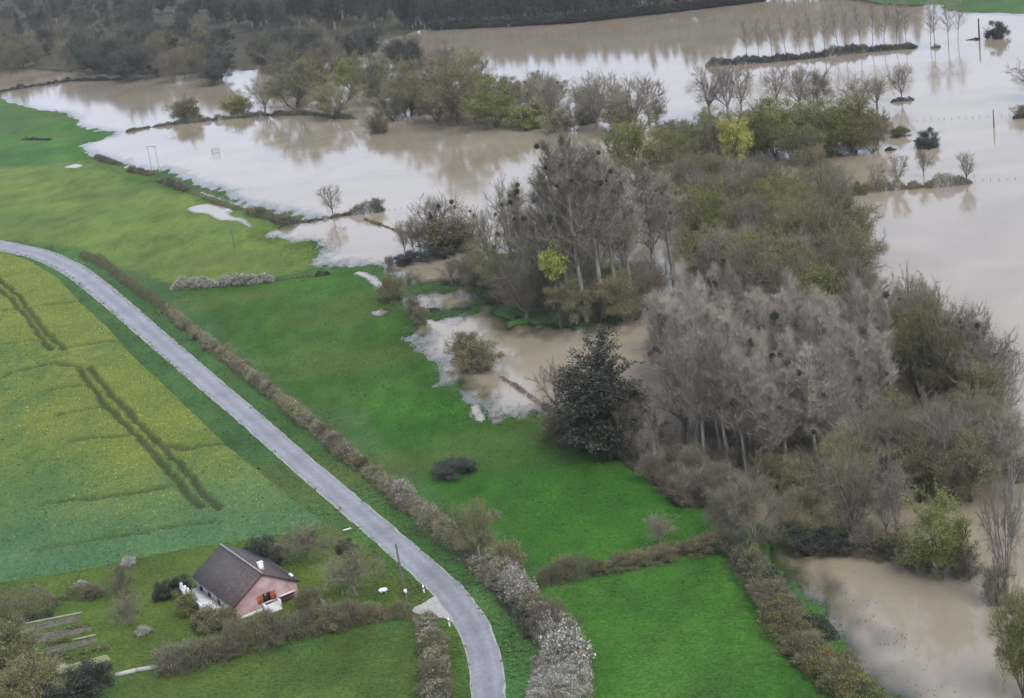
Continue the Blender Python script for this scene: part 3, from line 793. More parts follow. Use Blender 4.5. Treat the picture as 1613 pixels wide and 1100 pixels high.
def stand(poly, n, mind, kinds, h, w, name, label, group, seed, mist=0.0, aspect=.5):
    """separate trees spread through a stand; spacing in metres on the ground"""
    r = np.random.default_rng(seed); pw = GP(poly); out = []
    lo, hi = pw.min(0), pw.max(0); tries = 0
    while len(out) < n and tries < n * 60:
        tries += 1
        q = r.uniform(lo, hi)
        if not inpoly(q[None], pw)[0]: continue
        if any(np.hypot(*(q - o_)) < mind for o_ in out): continue
        out.append(q)
    ADJ = dict(dim='round-crowned', tall='tall slender', bud='olive-budded', brown='brown-twigged', willow='greenish', poplar='plume-shaped', bare='grey bare', tbush='bushy')
    ys = np.array([o_[1] for o_ in out]); xs = np.array([o_[0] for o_ in out])
    yr, xr = np.argsort(np.argsort(ys)) / max(1, len(out) - 1), np.argsort(np.argsort(xs)) / max(1, len(out) - 1)
    for iq, q in enumerate(out):
        where = (('nearest row', 'middle row', 'farthest row')[min(2, int(yr[iq] * 3))], ('left end', 'left of middle', 'middle', 'right of middle', 'right end')[min(4, int(xr[iq] * 5))])
        # ground point back to its pixel so that plant() places it on the terrain
        zc = q[1] * cos(PITCH) + CAMH * sin(PITCH); yc = q[1] * sin(PITCH) - CAMH * cos(PITCH)
        x, v = FPX * q[0] / zc, -FPX * yc / zc
        bx, by = x * cos(ROLL) + v * sin(ROLL) + 806.5, -x * sin(ROLL) + v * cos(ROLL) + 550
        m_ = int(r.integers(2, 8)) if r.random() < mist else 0
        kd = kinds[int(r.integers(len(kinds)))]
        plant(kd, bx, by, name=name, label=f"{ADJ[kd]} {label}, {where[0]}, {where[1]}" + (', with mistletoe' if m_ else ''), group=group, hm=h * r.uniform(.76, 1.16), wm=w * r.uniform(.8, 1.3), mist=m_)

# --- far woods
stand([(-60, 40), (60, 70), (200, 72), (420, 62), (560, 45), (690, 48), (700, 30), (560, -10), (0, -30), (-60, -20)], 165, 8, ['dim', 'tall', 'dim'], 21, 14, 'woodland_tree',
      'tree in the far wood at top left', 'trees of the far wood', 301)
stand([(-40, 112), (110, 122), (200, 134), (390, 142), (470, 130), (560, 120), (600, 95), (400, 80), (200, 76), (-40, 66)], 105, 7, ['dim', 'bud', 'dim', 'brown'], 17, 14, 'flooded_tree',
      'tree at the flooded front edge of the far wood', 'trees at the front edge of the far wood', 302)
for k in range(62):
    t = k / 61; bx = 640 + t * 800; by = np.interp(bx, [640, 690, 740, 900, 1050, 1200, 1440], [47, 46, 44, 36, 20, 2, -28])
    rr = random.Random(k)
    plant('tall', bx + rr.uniform(-4, 4), by - rr.uniform(0, 2), name='poplar_tree', label='tall dark poplar in the front row of the far bank, ' + ('left end', 'left of middle', 'middle', 'right of middle', 'right end')[min(4, int(t * 5))], group='far bank poplars', hm=rr.uniform(17, 22) if bx < 1020 else rr.uniform(19, 29), wm=rr.uniform(7, 10))
for k in range(60):
    t = k / 59; bx = 640 + t * 800; by = np.interp(bx, [640, 690, 740, 900, 1050, 1200, 1440], [47, 46, 44, 36, 20, 2, -28])
    rr = random.Random(500 + k)
    plant(rr.choice(['dim', 'tall']), bx + rr.uniform(-6, 6), by - rr.uniform(4, 14), name='poplar_tree', label='dark tree behind the front row of the far bank, ' + ('left end', 'left of middle', 'middle', 'right of middle', 'right end')[min(4, int(t * 5))], group='trees behind the far bank row', hm=rr.uniform(17, 23), wm=rr.uniform(8, 13))
for k in range(40):
    bx = 690 + k * 13; by = np.interp(bx, [640, 690, 740, 900, 1050, 1200], [49, 47, 45, 37, 21, 3])
    plant('dbush', bx, by, name='bank_bush', label='low dark bush at the foot of the far bank poplars, ' + ('left end', 'left of middle', 'middle', 'right of middle', 'right end')[k // 8], cat='bush', group='far bank bushes', hm=4.5, wm=9)

# --- trees and bushes placed one by one: kind, base x, base y, height px, width px, name, label[, mistletoe]
T = [
 # middle left band
 ('bud', 470, 181, 80, 108, 'round_tree', 'round grey-green tree on the dark bank spit in the flood'),
 ('bare', 418, 179, 58, 55, 'bare_tree', 'thin bare tree at the left of the round grey-green tree on the bank'),
 ('bud', 527, 191, 58, 92, 'round_bush', 'wide dome-shaped bush overhanging the flood at the end of the bank spit'),
 ('bud', 505, 150, 72, 85, 'olive_tree', 'olive tree behind the dome-shaped bush on the bank spit'),
 ('brown', 452, 140, 70, 80, 'brown_tree', 'brown tree behind the round grey-green tree on the spit'),
 ('willow', 556, 150, 62, 62, 'willow_tree', 'greenish tree left of the dark ivy-clad tree in the middle band'),
 ('bud', 602, 168, 76, 84, 'olive_tree', 'olive tree behind the lone cone-shaped bush in the flood'),
 ('dim', 640, 120, 58, 70, 'dark_tree', 'dark tree just behind the ivy-clad evergreen in the middle band'),
 ('lush', 652, 128, 54, 48, 'ivy_tree', 'small near-black ivy-clad tree standing out in the middle band'),
 ('bud', 648, 186, 84, 84, 'olive_tree', 'olive tree right of the gap with the cone-shaped bush'),
 ('bud', 722, 203, 112, 104, 'broad_tree', 'largest broad olive tree of the middle band, with white trunk forks'),
 ('brown', 700, 150, 72, 80, 'brown_tree', 'brown tree behind the largest broad olive tree'),
 ('bud', 748, 150, 66, 78, 'olive_tree', 'olive tree on the far side of the middle band beside open water'),
 ('willow', 782, 205, 72, 92, 'green_tree', 'green-tinged tree right of the largest broad olive tree'),
 ('bud', 805, 178, 52, 70, 'olive_tree', 'olive tree behind the green-tinged tree of the middle band'),
 ('bare', 842, 190, 72, 58, 'bare_tree', 'first grey bare tree from the left in the bare row of the middle band', 3),
 ('bare', 872, 200, 80, 50, 'bare_tree', 'narrow grey bare tree over the green bushes of the middle band', 3),
 ('bare', 905, 213, 62, 38, 'bare_tree', 'slim bare tree with its trunk standing in open flood water'),
 ('bare', 940, 210, 92, 72, 'bare_tree', 'tall pale-trunked bare tree in the middle of the bare row'),
 ('bare', 968, 212, 88, 52, 'bare_tree', 'dark-trunked bare tree right of the tall pale-trunked one'),
 ('bare', 1002, 214, 88, 82, 'bare_tree', 'wide bare tree at the right end of the bare row'),
 ('bare', 1024, 202, 70, 58, 'bare_tree', 'bare tree behind the wide one at the right end of the bare row'),
 ('gbush', 838, 205, 36, 70, 'green_bush', 'green bush at the water below the first grey bare tree'),
 ('bush', 880, 212, 32, 56, 'low_bush', 'low brown bush in the water under the slim bare tree'),
 ('dbush', 920, 200, 22, 30, 'dark_bush', 'small dark bush between the trunks of the bare row'),
 ('bush', 985, 216, 48, 62, 'low_bush', 'olive bush below the wide bare tree of the bare row'),
 ('bush', 596, 214, 33, 40, 'cone_bush', 'lone cone-shaped bush standing in open flood water'),
 ('bush', 300, 193, 34, 50, 'bank_bush', 'faint olive bush on the left half of the bank spit'),
 ('gbush', 374, 182, 28, 48, 'bank_bush', 'rounder greenish bush on the middle of the bank spit'),
 ('bud', 690, 196, 62, 70, 'olive_tree', 'olive tree touching the left side of the largest broad tree'),
 ('bud', 620, 195, 50, 60, 'olive_tree', 'low olive tree behind and right of the cone-shaped bush'),
 # centre right far band
 ('bare', 1118, 190, 82, 78, 'bare_tree', 'wide bare tree at the left end of the row behind the green willows'),
 ('bare', 1146, 192, 84, 60, 'bare_tree', 'upright bare tree second from the left behind the green willows'),
 ('bare', 1168, 180, 66, 52, 'bare_tree', 'bare brownish tree behind the yellow-green tree'),
 ('bare', 1224, 172, 62, 50, 'bare_tree', 'bare tree whose crown shows above the left green willow'),
 ('bare', 1260, 182, 72, 52, 'bare_tree', 'tall bare tree above the middle of the green willows'),
 ('brown', 1290, 182, 68, 62, 'brown_tree', 'brown bare tree above the right part of the green willows'),
 ('bare', 1352, 180, 58, 50, 'bare_tree', 'bare tree with pale branches right behind the green willows'),
 ('bare', 1382, 176, 52, 70, 'bare_tree', 'wide bare tree at the right end behind the green willows'),
 ('bare', 1420, 164, 56, 38, 'bare_tree', 'lone bare tree on a tiny dark islet right of the willows'),
 ('willow', 1205, 252, 92, 84, 'willow_tree', 'leftmost green willow of the group in the flood'),
 ('willow', 1246, 258, 98, 80, 'willow_tree', 'second green willow from the left of the group'),
 ('willow', 1300, 254, 88, 86, 'willow_tree', 'third green willow from the left of the group'),
 ('willow', 1345, 250, 98, 80, 'willow_tree', 'tall green willow near the right end of the group'),
 ('bud', 1375, 246, 66, 66, 'willow_tree', 'lower brownish willow at the right end of the green group'),
 ('bud', 1272, 266, 60, 70, 'olive_tree', 'olive tree in front of the green willows'),
 ('lime', 1164, 276, 84, 50, 'spring_tree', 'bright yellow-green tree left of the green willows'),
 ('willow', 1006, 306, 112, 92, 'spring_tree', 'light green tree behind the tall mistletoe poplars'),
 ('bush', 1416, 220, 16, 34, 'low_bush', 'low oval bush in the water left of the round dark bush'),
 ('dbush', 1460, 238, 28, 36, 'round_bush', 'round dark bush alone in the flood'),
 ('bare', 1456, 284, 44, 26, 'bare_tree', 'thin pale tree behind the hedge bank in the flood'),
 ('bare', 1524, 294, 48, 32, 'bare_tree', 'bare tree at the right end of the hedge bank in the flood'),
 ('bare', 1415, 300, 50, 36, 'bare_tree', 'bare tree over the middle of the hedge bank in the flood'),
 ('bare', 1330, 305, 44, 40, 'bare_tree', 'bare tree at the left part of the hedge bank in the flood'),
 ('bare', 1300, 312, 46, 44, 'bare_tree', 'bare tree at the left end of the hedge bank beside the wood'),
 ('bare', 1380, 303, 40, 34, 'bare_tree', 'small bare tree second from the middle of the hedge bank'),
 ('gbush', 1352, 312, 18, 30, 'green_bush', 'dark green bush on the hedge bank in the flood'),
 ('bare', 1628, 160, 62, 78, 'bare_tree', 'bare tree cut by the right edge of the picture, far water'),
 ('tbush', 1612, 190, 20, 36, 'islet_bush', 'bush on the islet at the right edge under the bare tree'),
 ('dbush', 1572, 64, 26, 34, 'stump_bush', 'dark bush with upright stems far away near the green field'),
 # central wood
 ('mpoplar', 925, 506, 292, 92, 'mistletoe_poplar', 'tallest pale-trunked poplar of the central clump, with dark mistletoe', 9),
 ('mpoplar', 902, 500, 276, 86, 'mistletoe_poplar', 'poplar left of the tallest in the central clump, with mistletoe', 8),
 ('mpoplar', 950, 500, 268, 90, 'mistletoe_poplar', 'poplar right of the tallest in the central clump, with mistletoe', 8),
 ('mpoplar', 975, 490, 250, 90, 'mistletoe_poplar', 'leaning pale poplar in the right half of the central clump', 7),
 ('mpoplar', 1000, 484, 222, 88, 'mistletoe_poplar', 'poplar with a dark ivy mass at the right of the central clump', 8),
 ('mpoplar', 872, 488, 214, 80, 'mistletoe_poplar', 'poplar behind the yellow tree at the left of the central clump', 6),
 ('mpoplar', 838, 470, 182, 70, 'mistletoe_poplar', 'thin poplar with mistletoe strings left in the central clump', 9),
 ('mpoplar', 1032, 455, 196, 84, 'mistletoe_poplar', 'poplar at the right rear of the central clump', 6),
 ('mpoplar', 985, 448, 190, 86, 'mistletoe_poplar', 'poplar in the rear row of the central clump, right half', 6),
 ('mpoplar', 945, 444, 200, 86, 'mistletoe_poplar', 'poplar in the rear row of the central clump, middle', 6),
 ('mpoplar', 912, 445, 205, 80, 'mistletoe_poplar', 'poplar in the rear row of the central clump, left half', 5),
 ('mpoplar', 1060, 430, 150, 80, 'mistletoe_poplar', 'lower poplar at the far right of the central clump', 5),
 ('bare', 808, 425, 138, 66, 'mistletoe_tree', 'bare tree topped by a dark column of mistletoe, left of the poplars', 16),
 ('bare', 776, 440, 108, 76, 'bare_tree', 'grey bare tree at the left edge of the central wood', 4),
 ('bare', 850, 455, 130, 80, 'bare_tree', 'grey bare tree between the mistletoe column and the yellow tree', 5),
 ('brown', 830, 502, 96, 110, 'brown_tree', 'brown thicket tree at the left front of the central clump'),
 ('bud', 790, 470, 84, 86, 'thicket_tree', 'dark low thicket tree at the left corner of the central island'),
 ('bud', 900, 514, 74, 84, 'olive_tree', 'olive undergrowth tree before the tallest poplar'),
 ('bud', 985, 507, 78, 90, 'olive_tree', 'olive undergrowth tree at the right front of the central clump'),
 ('bud', 946, 505, 56, 60, 'olive_tree', 'olive undergrowth between the pale poplar trunks'),
 ('dbush', 785, 476, 30, 50, 'dark_bush', 'dark green bush on the grassy bank at the left of the island'),
 ('limetop', 884, 516, 130, 44, 'spring_tree', 'slim yellow-green tree in front of the central poplars'),
 ('brown', 1030, 500, 80, 70, 'brown_tree', 'brown tree joining the central clump to the pale poplar stand'),
 # islet with trees left of centre
 ('bare', 692, 402, 92, 84, 'bare_tree', 'taller bare tree with flat dark top on the small islet', 6),
 ('bare', 728, 396, 80, 72, 'bare_tree', 'right-hand bare tree on the small islet', 3),
 ('bare', 640, 408, 58, 34, 'bare_tree', 'slim bare tree at the left of the small islet, first of three trunks'),
 ('bare', 652, 405, 62, 32, 'bare_tree', 'slim bare tree on the small islet, second of three trunks'),
 ('bare', 664, 402, 56, 30, 'bare_tree', 'slim bare tree on the small islet, third of three trunks'),
 ('bush', 705, 398, 52, 92, 'thicket', 'dense olive thicket under the islet trees'),
 ('bush', 738, 392, 38, 50, 'thicket', 'darker olive thicket at the right end of the islet'),
 ('dbush', 642, 416, 18, 44, 'dark_bush', 'dark low bush at the left tip of the islet'),
 ('dbush', 690, 408, 18, 60, 'dark_bush', 'dark low bush at the waterline under the islet thicket'),
 ('bare', 526, 344, 50, 42, 'bare_tree', 'lone thin bare tree at the left end of the brush line in the flood'),
 ('tbush', 596, 336, 20, 24, 'round_bush', 'small round bush at the right end of the brush line in the flood'),
 ('tbush', 614, 418, 14, 16, 'twig_bush', 'tiny twiggy bush at the shore left of the islet'),
 ('bush', 620, 474, 42, 46, 'shore_bush', 'olive bush between the meadow and the two upper pools'),
 ('tbush', 650, 494, 28, 26, 'shore_bush', 'small bush on the strip between the upper pools'),
 ('tbush', 664, 507, 24, 28, 'shore_bush', 'small dark bush at the head of the flooded track'),
 ('brown', 742, 448, 50, 56, 'shore_tree', 'small brown tree on the strip by the upper pool'),
 ('bare', 712, 450, 44, 34, 'shore_tree', 'small bare tree mirrored in the upper pool'),
 ('bud', 766, 462, 52, 70, 'shore_tree', 'olive tree at the right end of the upper pool'),
 ('bush', 756, 584, 44, 72, 'flood_bush', 'olive bush standing in the flooded meadow corner'),
 ('bush', 734, 570, 44, 62, 'flood_bush', 'smaller olive bush behind the one in the flooded meadow corner'),
 ('dbush', 716, 745, 21, 72, 'round_bush', 'lone low dark bush in the middle of the green meadow'),
 # evergreen and neighbours
 ('conifer', 960, 716, 176, 150, 'evergreen_tree', 'big black-green evergreen tree at the meadow corner'),
 ('ivybush', 958, 722, 104, 84, 'ivy_thicket', 'dark green ivy thicket at the foot of the black evergreen'),
 ('bare', 882, 662, 92, 62, 'bare_tree', 'bare tree at the left of the black evergreen, over the water'),
 ('bush', 884, 690, 44, 66, 'edge_bush', 'grey-olive bush on the meadow edge left of the evergreen'),
 ('bush', 920, 705, 40, 50, 'edge_bush', 'grey-olive bush at the left foot of the evergreen'),
 ('brown', 1000, 725, 96, 66, 'brown_tree', 'brown leafless tree at the right side of the black evergreen'),
 ('bare', 1024, 736, 62, 32, 'bare_tree', 'thin bare trunk tree by the water right of the evergreen'),
 ('bare', 1036, 715, 70, 34, 'bare_tree', 'thin bare tree in the water between evergreen and big dark tree'),
 ('bare', 1078, 705, 158, 118, 'big_bare_tree', 'big bare tree with dark crooked limbs left of the pale poplar stand'),
 ('tbush', 1098, 790, 44, 62, 'edge_bush', 'rounded grey bush at the meadow edge below the big bare tree'),
 ('dbush', 1078, 760, 16, 22, 'dark_bush', 'small dark clump above the rounded grey bush'),
 ('bare', 1042, 866, 56, 54, 'bare_tree', 'faint small bare tree behind the hedge between the two meadows'),
 # lower right
 ('gbush', 1412, 702, 74, 56, 'spring_bush', 'bright green bush by the pale poplar stand'),
 ('ivybush', 1390, 700, 62, 54, 'ivy_thicket', 'dark ivy bush against the bright green bush'),
 ('bare', 1508, 790, 130, 118, 'bare_tree', 'large dark bare tree with low reaching limbs, right edge of the wood'),
 ('bud', 1530, 800, 112, 110, 'dark_tree', 'dark thick-crowned tree beside the large reaching bare tree'),
 ('willow', 1482, 912, 116, 116, 'willow_tree', 'fresh light green willow at the corner of the lower pool'),
 ('bare', 1414, 862, 142, 74, 'bare_tree', 'tall thin dark-trunked bare tree left of the light green willow'),
 ('bare', 1398, 858, 92, 50, 'bare_tree', 'second thinner bare tree left of the light green willow'),
 ('brown', 1342, 850, 128, 128, 'brown_tree', 'wide brown tree arching over the dark bush line of the lower pool'),
 ('bud', 1285, 850, 80, 96, 'olive_tree', 'olive-green tree at the left end of the lower pool bush line'),
 ('dbush', 1272, 868, 34, 66, 'bank_bush', 'dark bush at the left tip of the lower pool bank'),
 ('dbush', 1318, 872, 34, 70, 'bank_bush', 'dark bush second from the left on the lower pool bank'),
 ('tbush', 1360, 872, 38, 70, 'bank_bush', 'grey bush under the wide brown tree on the lower pool bank'),
 ('bush', 1402, 882, 40, 70, 'bank_bush', 'olive bush below the tall thin bare tree on the lower pool bank'),
 ('bush', 1450, 900, 46, 74, 'bank_bush', 'olive bush in front of the light green willow'),
 ('tbush', 1518, 914, 52, 66, 'bank_bush', 'grey bush right below the light green willow'),
 ('bare', 1588, 962, 200, 76, 'bare_tree', 'tall dark bare tree at the right edge above the yellow-green willow'),
 ('tbush', 1574, 960, 64, 52, 'bank_bush', 'dark grey bush at the foot of the tall bare tree at the right edge'),
 ('bare', 1596, 800, 150, 92, 'bare_tree', 'bare tree with pale spreading limbs at the right edge'),
 ('dbush', 1604, 762, 34, 50, 'dark_bush', 'dark bush mass at the right edge near the wide water'),
 ('willow', 1612, 1108, 150, 84, 'yellow_willow', 'yellow-green willow cut by the lower right edge'),
 ('bud', 1606, 1012, 72, 66, 'olive_tree', 'olive bush-like tree above the yellow-green willow at the right edge'),
 ('brown', 1190, 862, 112, 118, 'brown_tree', 'grey-brown leafless tree at the end of the meadow dividing hedge'),
 ('brown', 1148, 850, 82, 76, 'brown_tree', 'smaller grey-brown tree left of the one at the hedge end'),
 ('bud', 1225, 775, 62, 70, 'olive_tree', 'olive tree under the front of the pale poplar stand, left'),
 ('bud', 1268, 805, 76, 84, 'olive_tree', 'olive tree under the front of the pale poplar stand, middle'),
 ('brown', 1310, 798, 80, 84, 'brown_tree', 'brown tree under the front of the pale poplar stand, right'),
 ('brown', 1370, 770, 100, 92, 'brown_tree', 'brown tree between the stand and the thin dark-trunked trees'),
 ('brown', 1440, 775, 110, 92, 'brown_tree', 'brown haze-crowned tree below the bright green bush'),
 ('bud', 1560, 720, 84, 80, 'olive_tree', 'olive tree at the wood edge facing the wide water'),
 ('brown', 1140, 800, 70, 70, 'brown_tree', 'low brown tree at the meadow corner below the poplar stand'),
 # right dark stand
 ('bare', 1436, 575, 142, 72, 'bare_tree', 'bare tree against the wide water at the top of the right wood'),
 ('bare', 1466, 590, 134, 66, 'bare_tree', 'second bare tree against the wide water in the right wood'),
 ('bare', 1532, 650, 152, 88, 'mistletoe_tree', 'bare tree with big black mistletoe clumps at the right wood', 9),
 ('bud', 1502, 660, 128, 92, 'dark_tree', 'dark olive tree left of the black mistletoe clumps'),
 ('bud', 1548, 692, 112, 96, 'dark_tree', 'rounded dark olive tree at the right edge of the wood'),
 ('bud', 1450, 640, 150, 92, 'dark_tree', 'dark olive tree in the middle of the right wood, trunks showing'),
 ('bud', 1418, 600, 120, 82, 'dark_tree', 'dark olive tree at the left of the right wood'),
 ('bare', 1582, 690, 112, 58, 'bare_tree', 'pale thin bare tree at the outer edge of the right wood'),
 ('bud', 1480, 620, 118, 80, 'dark_tree', 'dark olive tree behind the others in the right wood'),
 # olive mounds
 ('bud', 1340, 470, 98, 128, 'round_tree', 'big round olive-brown mound tree above the pale poplar stand'),
 ('bud', 1326, 402, 82, 108, 'round_tree', 'rounded olive tree with greener top by the wide water'),
 ('bud', 1250, 400, 92, 100, 'olive_tree', 'olive tree in the dense middle of the wood, left of the rounded one'),
 ('willow', 1130, 442, 64, 78, 'spring_tree', 'light green tree low in the wood above the pale stand'),
 # house surroundings
 ('dbush', 417, 890, 42, 58, 'dark_bush', 'round dark evergreen bush behind the house roof'),
 ('fruit', 487, 882, 56, 104, 'garden_tree', 'wide bare garden tree right of the dark bush behind the house'),
 ('dbush', 547, 872, 20, 36, 'green_bush', 'low dark green bush at the road side of the garden'),
 ('fruit', 562, 938, 70, 102, 'garden_tree', 'bare round-crowned garden tree between house and road'),
 ('fruit', 196, 938, 48, 54, 'fruit_tree', 'small bare fruit tree on the lawn left of the house'),
 ('fruit', 200, 986, 48, 60, 'fruit_tree', 'faint small fruit tree in front of the other on the lawn'),
 ('dbush', 262, 944, 26, 38, 'garden_bush', 'dark bush left of the house, outer one'),
 ('dbush', 286, 940, 32, 40, 'garden_bush', 'dark reddish bush against the far end of the house'),
 ('gbush', 298, 968, 36, 40, 'garden_bush', 'green bush in front of the white terrace of the house'),
 ('bush', 336, 992, 38, 58, 'garden_bush', 'grey-green bush before the near corner of the house'),
 ('bush', 366, 988, 30, 40, 'garden_bush', 'small dark bush at the near left corner of the pink gable'),
 ('dbush', 318, 990, 24, 32, 'garden_bush', 'dark low bush left of the grey-green bush'),
 ('bush', 492, 966, 38, 46, 'garden_bush', 'dark shrub at the right corner of the pink gable'),
 ('bush', 512, 980, 30, 44, 'garden_bush', 'olive shrub below the right corner of the pink gable'),
 ('flower_bush', 227, 1000, 13, 24, 'blossom_bush', 'small white blossoming bush on the lawn'),
 ('flower_bush', 203, 890, 12, 26, 'blossom_bush', 'pale white bush at the edge of the rape field'),
 ('flower_bush', 128, 925, 10, 20, 'blossom_bush', 'small white bush left of the fruit trees'),
 ('tbush', 150, 940, 20, 40, 'garden_bush', 'low scrubby bush beside the small white bush'),
 ('bush', 22, 1075, 92, 110, 'olive_bush', 'large olive bush in the lower left corner'),
 ('bush', 50, 1110, 70, 110, 'olive_bush', 'lower grey-olive bush in front of the large corner bush'),
 ('dbush', 136, 1092, 46, 86, 'dark_bush', 'dark bush at the lower left end of the garden hedge'),
 ('dbush', 92, 1104, 32, 60, 'dark_bush', 'small dark bush between the corner bush and the hedge'),
 ('bud', 756, 884, 92, 88, 'hedge_tree', 'olive tree growing out of the roadside hedge'),
 ('bush', 800, 905, 50, 62, 'hedge_bush', 'cream-tinged bush in the roadside hedge below the olive tree'),
]
for t in T:
    kind, bx, by, h, w, nm, lb = t[:7]
    plant(kind, bx, by, h, w, nm, lb, 'bush' if 'bush' in kind and nm not in () else 'tree', mist=t[7] if len(t) > 7 else 0, msize=.48)

# --- dense stands
stand([(1052, 345), (1150, 342), (1230, 332), (1290, 338), (1340, 375), (1390, 452), (1385, 520), (1300, 540), (1200, 510), (1100, 440)], 52, 5.6, ['bud', 'brown', 'bare', 'bud', 'willow', 'bare'], 13.5, 10, 'olive_tree',
      'tree in the dense olive wood', 'trees of the dense olive wood', 303, .12)
stand([(1036, 628), (1070, 680), (1115, 738), (1210, 770), (1320, 742), (1400, 680), (1390, 636), (1250, 618), (1100, 616), (1045, 618)], 80, 2.9, ['poplar'], 20, 5.6, 'pale_poplar',
      'pale poplar in the stand right of evergreen', 'poplars of the pale stand', 304, .5)
stand([(1035, 615), (1120, 590), (1260, 590), (1390, 620), (1380, 580), (1200, 560), (1060, 560)], 18, 5.5, ['poplar', 'brown'], 12, 8, 'pale_poplar',
      'tree behind the pale poplar stand', 'trees behind the pale stand', 305, .15)
stand([(1120, 700), (1200, 780), (1300, 800), (1420, 760), (1440, 700), (1300, 690)], 34, 4, ['brown', 'bud', 'brown'], 5, 6, 'undergrowth_tree',
      'low tree at the pale poplars feet', 'undergrowth of the pale stand', 306)
stand([(1040, 292), (1100, 300), (1200, 306), (1220, 330), (1060, 332)], 12, 5, ['bud', 'brown'], 10, 10, 'olive_tree',
      'tree below the bright yellow-green tree', 'trees left of the yellow-green tree', 307)
stand([(1395, 560), (1440, 610), (1500, 650), (1575, 690), (1585, 650), (1520, 610), (1450, 560)], 14, 4.5, ['bud', 'bare', 'bud'], 12.5, 8.5, 'dark_tree',
      'tree filling the dark right wood', 'trees filling the right wood', 308, .1)
stand([(1400, 700), (1440, 690), (1540, 720), (1580, 770), (1500, 800), (1400, 800), (1330, 830), (1300, 790)], 20, 4.5, ['brown', 'bare', 'brown', 'bud'], 9.5, 8, 'brown_tree',
      'hazy tree above the lower pool', 'hazy trees above the lower pool', 309)
stand([(420, 62), (560, 52), (660, 50), (660, 20), (560, 0), (400, 20)], 40, 8, ['dim', 'tall'], 24, 13, 'woodland_tree',
      'dark tree left of the open far water', 'far wood trees beside the far water', 310)
stand([(1000, 738), (1045, 700), (1110, 735), (1190, 805), (1150, 832), (1110, 808), (1060, 786)], 12, 3.4, ['tbush', 'bare', 'bare', 'tbush'], 4.4, 4.0, 'scrub_tree',
      'low scrub below the big bare tree', 'scrub along the wood edge', 311)
stand([(560, 150), (680, 130), (800, 150), (1040, 188), (1040, 208), (850, 203), (720, 197), (600, 182)], 30, 7, ['bud', 'brown', 'bud', 'willow'], 9.5, 10, 'band_tree',
      'tree in the band crossing the flood', 'trees filling the middle band', 312)
stand([(1050, 236), (1200, 232), (1390, 232), (1396, 250), (1200, 258), (1060, 266)], 26, 5, ['willow', 'bud', 'willow', 'brown'], 10, 10, 'willow_tree',
      'tree of the green willow band', 'trees filling the willow band', 313)
stand([(790, 470), (830, 500), (900, 512), (1000, 500), (1040, 470), (1000, 450), (880, 440)], 14, 4, ['bud', 'brown', 'brown'], 7.5, 7, 'thicket_tree',
      'low tree under the mistletoe poplars', 'thicket of the poplar island', 314)
# --- young poplars on the far hedge bank
for k, (bx, by) in enumerate([(1177, 101), (1196, 98), (1218, 98), (1240, 96), (1262, 94), (1284, 91), (1300, 90), (1322, 86), (1333, 86), (1357, 87), (1374, 84), (1393, 82), (1412, 80), (1428, 80), (1466, 80), (1473, 78), (1494, 76), (1509, 72)]):
    plant('young', bx, by, 80 - abs(k - 9) * 1.2, 36, 'young_poplar', ('first', 'second', 'third', 'fourth', 'fifth', 'sixth', 'seventh', 'eighth', 'ninth', 'tenth', 'eleventh', 'twelfth', 'thirteenth', 'fourteenth', 'fifteenth', 'sixteenth', 'seventeenth', 'last')[k] + ' slender young poplar from the left on the far brush bank', 'tree', 'young poplars on the hedge bank')
